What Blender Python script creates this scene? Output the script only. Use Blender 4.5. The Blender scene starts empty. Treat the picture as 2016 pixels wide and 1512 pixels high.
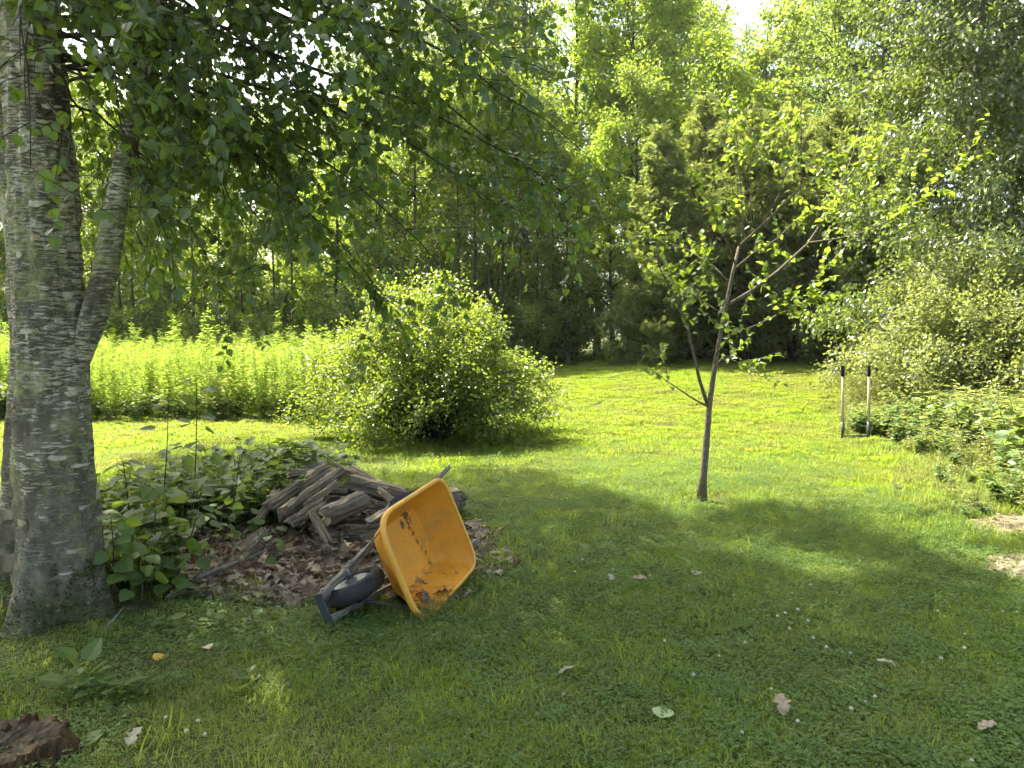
import bpy, math, random
import numpy as np
from mathutils import Vector, Matrix

rng = np.random.default_rng(11)
random.seed(11)
scene = bpy.context.scene
COL = scene.collection

# ------------------------------------------------------------------ camera
FPX, EYE, PITCH = 1500.0, 1.6, math.atan(101 / 1500)
CT, ST = math.cos(PITCH), math.sin(PITCH)
cam_data = bpy.data.cameras.new('camera')
cam_data.sensor_width = 36.0
cam_data.lens = 36.0 * FPX / 2016
cam_data.clip_start, cam_data.clip_end = 0.05, 2000
cam = bpy.data.objects.new('camera', cam_data)
COL.objects.link(cam)
cam.location = (0, 0, EYE)
cam.rotation_euler = (math.pi / 2 - PITCH, 0, 0)
scene.camera = cam

# ------------------------------------------------------------------ light
SUN_AZ, SUN_EL = math.radians(46), math.radians(57)      # azimuth measured to the left of straight ahead
world = bpy.data.worlds.new('World')
scene.world = world
world.use_nodes = True
wn = world.node_tree
bg = wn.nodes['Background']
sky = wn.nodes.new('ShaderNodeTexSky')
sky.sky_type = 'NISHITA'
sky.sun_disc = False
sky.sun_elevation = SUN_EL
sky.sun_rotation = -SUN_AZ
sky.air_density, sky.dust_density, sky.ozone_density = 0.8, 5.0, 0.5
wn.links.new(sky.outputs['Color'], bg.inputs['Color'])
bg.inputs['Strength'].default_value = 0.15
sun_data = bpy.data.lights.new('sun', 'SUN')
sun_data.energy = 5.0
sun_data.angle = math.radians(0.53)
sun_data.color = (1.0, 0.93, 0.80)
sun = bpy.data.objects.new('sun', sun_data)
COL.objects.link(sun)
SV = Vector((-math.sin(SUN_AZ) * math.cos(SUN_EL), math.cos(SUN_AZ) * math.cos(SUN_EL), math.sin(SUN_EL)))
sun.rotation_euler = SV.to_track_quat('Z', 'Y').to_euler()
sun.location = (-8, 10, 20)
scene.view_settings.view_transform = 'Standard'
scene.view_settings.look = 'None'
scene.view_settings.gamma = 1.0
scene.view_settings.use_curve_mapping = False
scene.view_settings.exposure = 2.05
scene.view_settings.use_white_balance = True         # the camera's own white balance for open shade
scene.view_settings.white_balance_temperature = 7100
scene.view_settings.white_balance_tint = -3
scene.cycles.max_bounces = 5
scene.cycles.diffuse_bounces = 3
scene.cycles.glossy_bounces = 2
scene.cycles.transmission_bounces = 4
scene.cycles.transparent_max_bounces = 4
scene.cycles.use_adaptive_sampling = True
scene.cycles.adaptive_threshold = 0.03
scene.cycles.adaptive_min_samples = 20
scene.cycles.use_denoising = True
scene.cycles.sample_clamp_indirect = 6.0
scene.render.use_persistent_data = False


# ------------------------------------------------------------------ helpers
def px(x, y, d):
    """point in the world at photograph position (x, y) and distance d in front of the camera"""
    a, b = (x - 1008) / FPX, (756 - y) / FPX
    v = np.array([a, CT + b * ST, -ST + b * CT])
    return np.array([0, 0, EYE]) + v * (d / v[1])


def sstep(a, b, v):
    t = np.clip((np.asarray(v, float) - a) / (b - a), 0, 1)
    return t * t * (3 - 2 * t)


def _h(i, j, k, s):
    n = (i * 374761393 + j * 668265263 + k * 2147483647 + s * 1274126177) & 0xFFFFFFFF
    n = ((n ^ (n >> 13)) * 1274126177) & 0xFFFFFFFF
    return ((n ^ (n >> 16)) & 0xFFFF) / 65535.0


def vnoise(p, s=0):
    p = np.asarray(p, float)
    i = np.floor(p).astype(np.int64)
    f = p - i
    f = f * f * (3 - 2 * f)
    out = 0
    for a in (0, 1):
        for b in (0, 1):
            for c in (0, 1):
                w = (f[..., 0] if a else 1 - f[..., 0]) * (f[..., 1] if b else 1 - f[..., 1]) * (f[..., 2] if c else 1 - f[..., 2])
                out = out + w * _h(i[..., 0] + a, i[..., 1] + b, i[..., 2] + c, s)
    return out * 2 - 1


def fbm(p, s=0, o=3):
    p = np.asarray(p, float)
    return sum(vnoise(p * 2 ** k, s + k) * 0.5 ** k for k in range(o))


def n2(x, y, sc, s=0):
    x, y = np.broadcast_arrays(np.asarray(x, float), np.asarray(y, float))
    return vnoise(np.stack([x * sc, y * sc, np.zeros_like(x)], -1), s)


def hz(x, y):
    """height of the ground"""
    z = 0.80 * sstep(9, 22.5, y) * sstep(-4, 4, x)
    z = z + 0.03 * n2(x, y, 0.5, 3) + 0.012 * n2(x, y, 1.7, 4)
    z = z + 0.10 * np.exp(-((np.asarray(x) + 2.4) ** 2 + (np.asarray(y) - 4.1) ** 2) / 0.7)
    return z


def gp(x, y):
    d = 1.6 * 1500 / max(y - 655, 20)
    for _ in range(25):
        p = px(x, y, d)
        d += (p[2] - float(hz(p[0], p[1]))) * d / 1.6 * 0.8
        d = min(d, 60)
    p = px(x, y, d)
    p[2] = float(hz(p[0], p[1]))
    return p


def nrm(v):
    v = np.asarray(v, float)
    return v / (np.linalg.norm(v, axis=-1, keepdims=True) + 1e-9)


class MB:
    """collects faces of any size; build() links them as one mesh object"""

    def __init__(self):
        self.v, self.f, self.m, self.n = [], [], [], 0

    def add(self, verts, faces, mat=0):
        verts = np.asarray(verts, float).reshape(-1, 3)
        groups = {}
        if isinstance(faces, np.ndarray):
            groups[faces.shape[1]] = faces
        else:
            for q in faces:
                groups.setdefault(len(q), []).append(q)
        for k in groups:
            a = np.asarray(groups[k], np.int64) + self.n
            self.f.append(a)
            self.m.append(np.full(len(a), mat, np.int32))
        self.v.append(verts)
        self.n += len(verts)
        return self

    def tube(self, pts, rad, sides=6, cap=True, mat=0, ripple=0.0, seed=0):
        pts = np.asarray(pts, float)
        n = len(pts)
        rad = np.broadcast_to(np.asarray(rad, float), (n,))
        t = nrm(np.gradient(pts, axis=0))
        ref = np.array([0, 0, 1.0]) if abs(t[0][2]) < 0.9 else np.array([1.0, 0, 0])
        u = nrm(np.cross(t[0], ref))
        U = []
        for k in range(n):
            u = nrm(u - t[k] * (u @ t[k]))
            U.append(u)
        U = np.array(U)
        W = np.cross(t, U)
        a = np.arange(sides) * 2 * math.pi / sides
        r = rad[:, None] * np.ones(sides)
        if ripple:
            r = r * (1 + ripple * np.random.default_rng(seed).normal(0, 1, (n, sides)))
        V = pts[:, None] + r[..., None] * (np.cos(a)[None, :, None] * U[:, None] + np.sin(a)[None, :, None] * W[:, None])
        i, j = np.meshgrid(np.arange(n - 1), np.arange(sides), indexing='ij')
        j2 = (j + 1) % sides
        F = np.stack([i * sides + j, i * sides + j2, (i + 1) * sides + j2, (i + 1) * sides + j], -1).reshape(-1, 4)
        self.add(V.reshape(-1, 3), F, mat)
        if cap:
            b = self.n - n * sides
            self.f.append(np.array([[b + q for q in range(sides)][::-1]]))
            self.m.append(np.full(1, mat, np.int32))
            self.f.append(np.array([[b + (n - 1) * sides + q for q in range(sides)]]))
            self.m.append(np.full(1, mat, np.int32))
        return self

    def box(self, c, half, M=None, mat=0, bev=0.0):
        c, h = np.asarray(c, float), np.asarray(half, float)
        V = np.array([[x, y, z] for x in (-1, 1) for y in (-1, 1) for z in (-1, 1)]) * h
        if M is not None:
            V = V @ np.asarray(M).T
        self.add(V + c, np.array([[0, 1, 3, 2], [4, 6, 7, 5], [0, 4, 5, 1], [2, 3, 7, 6], [0, 2, 6, 4], [1, 5, 7, 3]]), mat)
        return self

    def bar(self, a, b, w, h, up=(0, 0, 1), mat=0):
        a, b = np.asarray(a, float), np.asarray(b, float)
        t = nrm(b - a)
        s = nrm(np.cross(t, up))
        n = np.cross(s, t)
        return self.box((a + b) / 2, (np.linalg.norm(b - a) / 2, w / 2, h / 2), np.stack([t, s, n], 1), mat)

    def mesh(self, name, mats, smooth=False):
        me = bpy.data.meshes.new(name)
        V = np.concatenate(self.v)
        me.vertices.add(len(V))
        me.vertices.foreach_set('co', V.astype(np.float32).ravel())
        tot = np.concatenate([np.full(len(a), a.shape[1], np.int32) for a in self.f])
        idx = np.concatenate([a.ravel() for a in self.f]).astype(np.int32)
        start = np.concatenate([[0], np.cumsum(tot)[:-1]]).astype(np.int32)
        me.loops.add(len(idx))
        me.loops.foreach_set('vertex_index', idx)
        me.polygons.add(len(tot))
        me.polygons.foreach_set('loop_start', start)
        me.polygons.foreach_set('loop_total', tot)
        for m in (mats if isinstance(mats, (list, tuple)) else [mats]):
            me.materials.append(m)
        me.polygons.foreach_set('material_index', np.concatenate(self.m))
        me.polygons.foreach_set('use_smooth', np.full(len(tot), smooth, bool))
        me.update(calc_edges=True)
        me.validate()
        return me

    def build(self, name, mats, parent=None, smooth=False):
        return link(name, self.mesh(name, mats, smooth), parent)


def link(name, data, parent=None, M=None):
    o = bpy.data.objects.new(name, data)
    COL.objects.link(o)
    if parent is not None:
        o.parent = parent
    if M is not None:
        o.matrix_basis = M
    return o


def tag(o, label=None, category=None, group=None, kind=None):
    for k, v in (('label', label), ('category', category), ('group', group), ('kind', kind)):
        if v:
            o[k] = v
    return o


def empty(name, loc, label, category, group=None, rz=0.0, sc=1.0):
    o = link(name, None)
    o.empty_display_size = 0.1
    o.location = [float(q) for q in loc]
    o.rotation_euler = (0, 0, rz)
    o.scale = (sc, sc, sc)
    return tag(o, label, category, group)


# ---- leaves
def leaf_template(kind):
    if kind == 'diamond':
        return np.array([[0, 0, 0], [.36, .45, .10], [0, 1, -.06], [-.36, .45, .10]]), np.array([[0, 1, 2], [0, 2, 3]])
    if kind == 'lance':
        return np.array([[0, 0, 0], [.13, .4, .04], [0, 1, -.15], [-.13, .4, .04]]), np.array([[0, 1, 2], [0, 2, 3]])
    if kind == 'spray':
        V, F = [], []
        for a, l, o in ((0, 1, 0), (.6, .62, .15), (-.6, .62, .15), (.45, .5, .42), (-.45, .5, .42)):
            b = len(V)
            c, s = math.cos(a), math.sin(a)
            for x, y, z in ((0, 0, 0), (.07, .45, .02), (0, 1, -.05), (-.07, .45, .02)):
                x, y = x * l * 1.3, y * l
                V.append([x * c + y * s, -x * s + y * c + o, z - .12 * (y * c + o) ** 2])
            F += [[b, b + 1, b + 2], [b, b + 2, b + 3]]
        return np.array(V), np.array(F)
    t = np.array([0, .10, .36, .70, 1.0])
    if kind == 'ovate':
        w, fold, curl = np.array([0, .28, .41, .24, 0]), .20, .16
    elif kind == 'heart':
        t = np.array([0, .02, .30, .66, 1.0])
        w, fold, curl = np.array([0, .22, .38, .24, 0]), .30, .24
    elif kind == 'broad':
        w, fold, curl = np.array([0, .33, .44, .30, 0]), .14, .14
    else:
        raise KeyError(kind)
    mid = np.stack([0 * t, t, -curl * t ** 2], 1)
    L = np.stack([-w, t, fold * w - curl * t ** 2], 1)[1:4]
    Rr = np.stack([w, t, fold * w - curl * t ** 2], 1)[1:4]
    V = np.concatenate([mid, L, Rr])
    F = [[0, 1, 5], [1, 2, 6, 5], [2, 3, 7, 6], [3, 4, 7], [0, 8, 1], [1, 8, 9, 2], [2, 9, 10, 3], [3, 10, 4]]
    return V, F


def frames(axis, normal):
    a = nrm(axis)
    x = nrm(np.cross(a, normal))
    z = np.cross(x, a)
    return np.stack([x, a, z], -1)


def add_leaves(mb, kind, pos, axis, normal, size, mat=0):
    T, F = leaf_template(kind)
    R = frames(axis, normal)
    V = np.einsum('nij,kj->nki', R, T) * np.asarray(size)[:, None, None] + pos[:, None]
    k = len(T)
    off = (np.arange(len(pos)) * k)[:, None, None]
    base = mb.n
    groups = {}
    for q in F:
        groups.setdefault(len(q), []).append(list(q))
    mb.v.append(V.reshape(-1, 3))
    mb.n += len(pos) * k
    for g in groups.values():
        a = (np.asarray(g)[None] + off).reshape(-1, len(g[0])) + base
        mb.f.append(a)
        mb.m.append(np.full(len(a), mat, np.int32))


def curve_pts(p0, d, length, n=6, up=0.0, wander=0.12, r=None):
    r = r or rng
    p, d = np.array(p0, float), nrm(d)
    out = [p.copy()]
    for _ in range(n - 1):
        d = nrm(d + np.array([0, 0, up / n]) + r.normal(0, wander, 3))
        p = p + d * length / (n - 1)
        out.append(p.copy())
    return np.array(out)


def interp(pts, s):
    q = np.clip(s, 0, 1) * (len(pts) - 1)
    i = min(int(q), len(pts) - 2)
    return pts[i] + (pts[i + 1] - pts[i]) * (q - i)


# ------------------------------------------------------------------ materials
def new_mat(name):
    m = bpy.data.materials.new(name)
    m.use_nodes = True
    nt = m.node_tree
    for n in list(nt.nodes):
        if n.type != 'OUTPUT_MATERIAL':
            nt.nodes.remove(n)
    return m, nt, nt.nodes['Material Output']


def N(nt, t, **kw):
    n = nt.nodes.new(t)
    for k, v in kw.items():
        if k in n.inputs:
            n.inputs[k].default_value = v
        else:
            setattr(n, k, v)
    return n


def ramp(nt, fac, stops):
    r = nt.nodes.new('ShaderNodeValToRGB')
    e = r.color_ramp.elements
    while len(e) < len(stops):
        e.new(0.5)
    for q, (p, c) in zip(e, stops):
        q.position = p
        q.color = (*c, 1) if len(c) == 3 else c
    nt.links.new(fac, r.inputs['Fac'])
    return r.outputs['Color']


def noise(nt, vec, scale, detail=4, rough=0.55):
    n = N(nt, 'ShaderNodeTexNoise', Scale=scale, Detail=detail, Roughness=rough)
    if vec is not None:
        nt.links.new(vec, n.inputs['Vector'])
    return n.outputs['Fac']


def mixc(nt, fac, a, b, mode='MIX'):
    n = nt.nodes.new('ShaderNodeMix')
    n.data_type = 'RGBA'
    n.blend_type = mode
    for s, v in ((n.inputs[0], fac), (n.inputs[6], a), (n.inputs[7], b)):
        if hasattr(v, 'default_value') or isinstance(v, bpy.types.NodeSocket):
            nt.links.new(v, s)
        elif isinstance(v, (int, float)):
            s.default_value = v
        else:
            s.default_value = (*v, 1)
    return n.outputs[2]


def coords(nt, kind='Object', scale=(1, 1, 1)):
    tc = nt.nodes.new('ShaderNodeTexCoord')
    mp = nt.nodes.new('ShaderNodeMapping')
    mp.inputs['Scale'].default_value = scale
    nt.links.new(tc.outputs[kind], mp.inputs['Vector'])
    return mp.outputs['Vector']


def bump(nt, h, strength, dist=0.02):
    b = N(nt, 'ShaderNodeBump', Strength=strength, Distance=dist)
    nt.links.new(h, b.inputs['Height'])
    return b.outputs['Normal']


def leaf_mat(name, dark, light, trans, tf=0.42, rough=0.42, spec=0.5, patch=0.0):
    """leaf: reflecting upper side and light coming through; colour differs from leaf to leaf"""
    m, nt, out = new_mat(name)
    geo = nt.nodes.new('ShaderNodeNewGeometry')
    oi = nt.nodes.new('ShaderNodeObjectInfo')
    ad = N(nt, 'ShaderNodeMath', operation='MULTIPLY_ADD')
    nt.links.new(oi.outputs['Random'], ad.inputs[0])
    ad.inputs[1].default_value = 0.45
    ml = N(nt, 'ShaderNodeMath', operation='MULTIPLY')
    nt.links.new(geo.outputs['Random Per Island'], ml.inputs[0])
    ml.inputs[1].default_value = 0.55
    nt.links.new(ml.outputs[0], ad.inputs[2])
    fac = ad.outputs[0]
    c = ramp(nt, fac, [(0.05, dark), (0.9, light)])
    tc = mixc(nt, fac, [q * 0.75 for q in trans], [min(1, q * 1.25) for q in trans])
    if patch:
        tcx = nt.nodes.new('ShaderNodeNewGeometry')
        nf = noise(nt, tcx.outputs['Position'], 0.9, 3)
        f2 = ramp(nt, nf, [(0.42, (0, 0, 0)), (0.68, (patch,) * 3)])
        c = mixc(nt, f2, c, (0.26, 0.21, 0.10))
        tc = mixc(nt, f2, tc, (0.35, 0.27, 0.10))
    p = N(nt, 'ShaderNodeBsdfPrincipled', Roughness=rough)
    p.inputs['Specular IOR Level'].default_value = spec
    nt.links.new(c, p.inputs['Base Color'])
    t = nt.nodes.new('ShaderNodeBsdfTranslucent')
    nt.links.new(tc, t.inputs['Color'])
    mx = N(nt, 'ShaderNodeMixShader', Fac=tf)
    nt.links.new(p.outputs[0], mx.inputs[1])
    nt.links.new(t.outputs[0], mx.inputs[2])
    nt.links.new(mx.outputs[0], out.inputs['Surface'])
    return m


def plain(name, col, rough=0.6, metal=0.0, var=0.25, scale=8.0, bmp=0.15, spec=0.5, kind='Object'):
    m, nt, out = new_mat(name)
    v = coords(nt, kind)
    f = noise(nt, v, scale, 5, 0.6)
    c = ramp(nt, f, [(0.3, [q * (1 - var) for q in col]), (0.7, [min(1, q * (1 + var)) for q in col])])
    p = N(nt, 'ShaderNodeBsdfPrincipled', Roughness=rough, Metallic=metal)
    p.inputs['Specular IOR Level'].default_value = spec
    nt.links.new(c, p.inputs['Base Color'])
    if bmp:
        nt.links.new(bump(nt, noise(nt, v, scale * 4, 4), bmp), p.inputs['Normal'])
    nt.links.new(p.outputs[0], out.inputs['Surface'])
    return m


def bark_mat(name, lo, hi, scale=(6, 6, 1.2)):
    m, nt, out = new_mat(name)
    v = coords(nt, 'Object', scale)
    f = noise(nt, v, 3.0, 6, 0.65)
    c = ramp(nt, f, [(0.3, lo), (0.7, hi)])
    p = N(nt, 'ShaderNodeBsdfPrincipled', Roughness=0.9)
    p.inputs['Specular IOR Level'].default_value = 0.2
    nt.links.new(c, p.inputs['Base Color'])
    nt.links.new(bump(nt, f, 0.6, 0.03), p.inputs['Normal'])
    nt.links.new(p.outputs[0], out.inputs['Surface'])
    return m


def birch_bark():
    m, nt, out = new_mat('birch_bark')
    tc = nt.nodes.new('ShaderNodeTexCoord')
    ob = tc.outputs['Object']
    sep = nt.nodes.new('ShaderNodeSeparateXYZ')
    nt.links.new(ob, sep.inputs[0])
    # warped coordinates so that the dashes bend
    w = noise(nt, ob, 4.0, 2)
    mp = nt.nodes.new('ShaderNodeMapping')
    mp.inputs['Scale'].default_value = (15, 15, 105)
    wv = nt.nodes.new('ShaderNodeVectorMath')
    wv.operation = 'MULTIPLY_ADD'
    wn_ = N(nt, 'ShaderNodeTexNoise', Scale=5.0, Detail=3.0)
    nt.links.new(ob, wn_.inputs['Vector'])
    nt.links.new(wn_.outputs['Color'], wv.inputs[0])
    wv.inputs[1].default_value = (.0, .0, .035)
    nt.links.new(ob, wv.inputs[2])
    nt.links.new(wv.outputs[0], mp.inputs['Vector'])
    dash = noise(nt, mp.outputs[0], 1.0, 4, 0.6)
    big = noise(nt, ob, 5.0, 5, 0.6)
    huge = noise(nt, ob, 3.2, 6, 0.65)
    base = ramp(nt, noise(nt, ob, 2.4, 4), [(0.3, (0.32, 0.28, 0.205)), (0.5, (0.50, 0.45, 0.35)), (0.7, (0.62, 0.57, 0.46))])
    # height up the trunk: old rough bark low down
    low = N(nt, 'ShaderNodeMapRange')
    low.inputs['From Min'].default_value = 1.5
    low.inputs['From Max'].default_value = 0.2
    nt.links.new(sep.outputs['Z'], low.inputs['Value'])
    sum1 = N(nt, 'ShaderNodeMath', operation='MULTIPLY_ADD')
    nt.links.new(low.outputs[0], sum1.inputs[0])
    sum1.inputs[1].default_value = 0.13
    nt.links.new(dash, sum1.inputs[2])
    sum2 = N(nt, 'ShaderNodeMath', operation='MULTIPLY_ADD')
    nt.links.new(huge, sum2.inputs[0])
    sum2.inputs[1].default_value = 0.55
    nt.links.new(sum1.outputs[0], sum2.inputs[2])
    dm = ramp(nt, sum2.outputs[0], [(0.735, (0, 0, 0)), (0.80, (0.9, 0.9, 0.9))])
    c = mixc(nt, dm, base, ramp(nt, big, [(.35, (0.05, 0.04, 0.026)), (.65, (0.14, 0.115, 0.08))]))
    lich = noise(nt, ob, 11.0, 7, 0.7)
    l2 = noise(nt, ob, 2.6, 3, 0.5)
    la = N(nt, 'ShaderNodeMath', operation='MULTIPLY_ADD')
    nt.links.new(l2, la.inputs[0])
    la.inputs[1].default_value = 0.8
    nt.links.new(lich, la.inputs[2])
    lm = ramp(nt, la.outputs[0], [(0.94, (0, 0, 0)), (0.99, (0.65, 0.65, 0.65))])
    c = mixc(nt, lm, c, (0.27, 0.27, 0.12))
    rough_b = noise(nt, ob, 16.0, 6, 0.7)
    ra = N(nt, 'ShaderNodeMath', operation='MULTIPLY')
    nt.links.new(rough_b, ra.inputs[0])
    nt.links.new(low.outputs[0], ra.inputs[1])
    rm = ramp(nt, ra.outputs[0], [(0.30, (0, 0, 0)), (0.50, (0.75, 0.75, 0.75))])
    c = mixc(nt, rm, c, ramp(nt, rough_b, [(0.35, (0.045, 0.038, 0.026)), (0.62, (0.27, 0.24, 0.18))]))
    mossr = N(nt, 'ShaderNodeMapRange')
    mossr.inputs['From Min'].default_value = 0.55
    mossr.inputs['From Max'].default_value = 0.05
    nt.links.new(sep.outputs['Z'], mossr.inputs['Value'])
    mo = N(nt, 'ShaderNodeMath', operation='MULTIPLY')
    nt.links.new(mossr.outputs[0], mo.inputs[0])
    nt.links.new(big, mo.inputs[1])
    mm = ramp(nt, mo.outputs[0], [(0.30, (0, 0, 0)), (0.42, (0.7, 0.7, 0.7))])
    c = mixc(nt, mm, c, (0.055, 0.06, 0.018))
    fine = ramp(nt, noise(nt, ob, 48.0, 6, 0.75), [(.36, (.38, .37, .35)), (.5, (1, 1, 1)), (.66, (1.0, 1.0, 1.0))])
    c = mixc(nt, .6, c, fine, 'MULTIPLY')
    speck = ramp(nt, noise(nt, ob, 30.0, 5, 0.7), [(.60, (0, 0, 0)), (.65, (.6, .6, .6))])
    c = mixc(nt, speck, c, (0.50, 0.49, 0.40))
    p = N(nt, 'ShaderNodeBsdfPrincipled', Roughness=0.75)
    p.inputs['Specular IOR Level'].default_value = 0.25
    nt.links.new(c, p.inputs['Base Color'])
    bw = nt.nodes.new('ShaderNodeRGBToBW')
    nt.links.new(c, bw.inputs[0])
    nt.links.new(bump(nt, bw.outputs[0], 0.8, 0.03), p.inputs['Normal'])
    nt.links.new(p.outputs[0], out.inputs['Surface'])
    return m


M = {}
M['birch'] = birch_bark()
M['twig'] = plain('twig_bark', (0.05, 0.042, 0.03), 0.8, bmp=0.2, spec=0.2)
M['bark_dark'] = bark_mat('dark_bark', (0.03, 0.026, 0.02), (0.10, 0.088, 0.07))
M['bark_grey'] = bark_mat('grey_bark', (0.10, 0.09, 0.075), (0.26, 0.24, 0.20))
M['bark_sapling'] = bark_mat('sapling_bark', (0.075, 0.06, 0.042), (0.24, 0.20, 0.145), (20, 20, 8))
M['l_birch'] = leaf_mat('birch_leaf', (0.034, 0.054, 0.020), (0.070, 0.102, 0.032), (0.22, 0.33, 0.03), 0.42, 0.36, 0.55)
M['l_maple'] = leaf_mat('maple_leaf', (0.05, 0.08, 0.022), (0.11, 0.15, 0.038), (0.42, 0.54, 0.06), 0.48, 0.40, 0.5)
M['l_bright'] = leaf_mat('bright_leaf', (0.07, 0.11, 0.022), (0.135, 0.185, 0.035), (0.50, 0.66, 0.06), 0.5, 0.42, 0.45)
M['l_dark'] = leaf_mat('dark_leaf', (0.035, 0.058, 0.02), (0.085, 0.115, 0.035), (0.26, 0.36, 0.05), 0.42, 0.36, 0.55)
M['l_gloss'] = leaf_mat('glossy_leaf', (0.035, 0.055, 0.02), (0.09, 0.115, 0.04), (0.26, 0.34, 0.05), 0.36, 0.26, 0.8)
M['l_cedar'] = leaf_mat('cedar_spray', (0.08, 0.105, 0.038), (0.16, 0.185, 0.07), (0.40, 0.47, 0.10), 0.46, 0.5, 0.4)
M['l_shrub'] = leaf_mat('shrub_leaf', (0.045, 0.065, 0.02), (0.095, 0.13, 0.033), (0.36, 0.46, 0.045), 0.40, 0.34, 0.65)
M['l_fors'] = leaf_mat('pale_shrub_leaf', (0.09, 0.115, 0.045), (0.19, 0.215, 0.09), (0.42, 0.48, 0.11), 0.39, 0.38, 0.5)
M['l_sap'] = leaf_mat('sapling_leaf', (0.05, 0.085, 0.02), (0.09, 0.135, 0.03), (0.38, 0.50, 0.05), 0.45, 0.4, 0.5)
M['l_under'] = leaf_mat('undergrowth_leaf', (0.05, 0.09, 0.022), (0.10, 0.15, 0.04), (0.24, 0.34, 0.04), 0.4, 0.5, 0.35)
M['l_meadow'] = leaf_mat('meadow_leaf', (0.10, 0.145, 0.028), (0.165, 0.205, 0.045), (0.44, 0.58, 0.08), 0.48, 0.5, 0.4)
M['l_weed'] = leaf_mat('weed_leaf', (0.08, 0.13, 0.05), (0.14, 0.20, 0.08), (0.34, 0.44, 0.09), 0.4, 0.45, 0.4)
M['l_weed2'] = leaf_mat('weed_leaf_yellow', (0.12, 0.145, 0.05), (0.21, 0.225, 0.09), (0.42, 0.46, 0.12), 0.4, 0.45, 0.4)
M['grass'] = leaf_mat('grass_blade', (0.078, 0.13, 0.022), (0.145, 0.205, 0.04), (0.50, 0.63, 0.05), 0.48, 0.5, 0.3, patch=0.45)
M['straw'] = leaf_mat('dry_grass', (0.24, 0.21, 0.08), (0.38, 0.34, 0.16), (0.40, 0.34, 0.12), 0.3, 0.6, 0.2)
M['moss'] = leaf_mat('moss', (0.045, 0.05, 0.012), (0.10, 0.10, 0.025), (0.12, 0.13, 0.02), 0.3, 0.8, 0.1)
M['clover'] = leaf_mat('clover_leaf', (0.06, 0.11, 0.028), (0.105, 0.165, 0.045), (0.30, 0.42, 0.05), 0.38, 0.5, 0.3)
M['dead'] = leaf_mat('dead_leaf', (0.12, 0.085, 0.055), (0.44, 0.36, 0.27), (0.28, 0.2, 0.13), 0.15, 0.7, 0.25)


# ------------------------------------------------------------------ ground
def bed_edge(y):                                    # left edge of the weedy bed on the right
    return np.interp(y, [0, 3, 4.4, 5.9, 7.9, 9.8, 13, 17, 22], [3.3, 3.3, 3.65, 3.9, 4.05, 4.4, 5.5, 7.1, 10])


def meadow_front(x):
    return 13.7 + 0.25 * n2(x, 0 * np.asarray(x), 0.8, 9) + 1.6 * sstep(-4.2, -2.4, x)


LIT_C, LIT_R = np.array([-1.45, 5.25]), np.array([1.45, 0.95])


def litter_amount(x, y):
    q = ((x - LIT_C[0]) / LIT_R[0]) ** 2 + ((y - LIT_C[1]) / LIT_R[1]) ** 2
    q2 = ((x + 0.5) / 0.42) ** 2 + ((y - 5.75) / 0.5) ** 2
    e = np.minimum(q, q2) + 0.35 * n2(x, y, 2.2, 21)
    return sstep(1.15, 0.75, e)


def path_amount(x, y):
    a = sstep(1.0, 0.5, ((x - 3.75) / 0.55) ** 2 + ((y - 5.05) / 0.45) ** 2 + 0.4 * n2(x, y, 3, 31))
    b = sstep(1.0, 0.5, ((x - 4.2) / 0.5) ** 2 + ((y - 6.35) / 0.35) ** 2 + 0.4 * n2(x, y, 3, 32))
    return np.maximum(a, b)


def bare_amount(x, y):                              # thin worn turf round the trunk and stump
    a = sstep(1.0, 0.3, ((x + 2.35) / 0.75) ** 2 + ((y - 3.7) / 0.7) ** 2 + 0.5 * n2(x, y, 3, 41))
    b = sstep(1.0, 0.3, ((x + 1.9) / 0.5) ** 2 + ((y - 2.9) / 0.4) ** 2 + 0.5 * n2(x, y, 3, 42))
    return np.maximum(a, b)


def ground_sheet():
    def axis(lo, hi, step, far):
        a = list(np.arange(lo, hi + 1e-6, step))
        s, v = step, a[-1]
        while v < far:
            s *= 1.35
            v += s
            a.append(v)
        s, v, pre = step, a[0], []
        while v > -far:
            s *= 1.35
            v -= s
            pre.append(v)
        return np.array(pre[::-1] + a)
    X, Y = axis(-12, 14, 0.2, 700), axis(0, 30, 0.2, 700)
    gx, gy = np.meshgrid(X, Y, indexing='ij')
    V = np.stack([gx, gy, hz(gx, gy)], -1).reshape(-1, 3)
    n, k = len(X), len(Y)
    i, j = np.meshgrid(np.arange(n - 1), np.arange(k - 1), indexing='ij')
    F = np.stack([i * k + j, (i + 1) * k + j, (i + 1) * k + j + 1, i * k + j + 1], -1).reshape(-1, 4)
    m, nt, out = new_mat('lawn_soil')
    v = coords(nt, 'Object')
    f = noise(nt, v, 2.0, 6, 0.65)
    g = noise(nt, v, 30.0, 5, 0.7)
    c1 = ramp(nt, g, [(0.3, (0.03, 0.045, 0.012)), (0.7, (0.085, 0.10, 0.03))])
    c2 = ramp(nt, g, [(0.3, (0.05, 0.045, 0.02)), (0.7, (0.13, 0.12, 0.05))])
    c = mixc(nt, ramp(nt, f, [(0.45, (0, 0, 0)), (0.7, (0.8, 0.8, 0.8))]), c1, c2)
    p = N(nt, 'ShaderNodeBsdfPrincipled', Roughness=0.95)
    p.inputs['Specular IOR Level'].default_value = 0.1
    nt.links.new(c, p.inputs['Base Color'])
    nt.links.new(bump(nt, g, 0.6, 0.02), p.inputs['Normal'])
    nt.links.new(p.outputs[0], out.inputs['Surface'])
    o = MB().add(V, F).build('lawn', m, None, True)
    tag(o, 'gently rising mown lawn between the trees', 'lawn', kind='structure')
    return o


lawn = ground_sheet()


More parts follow.
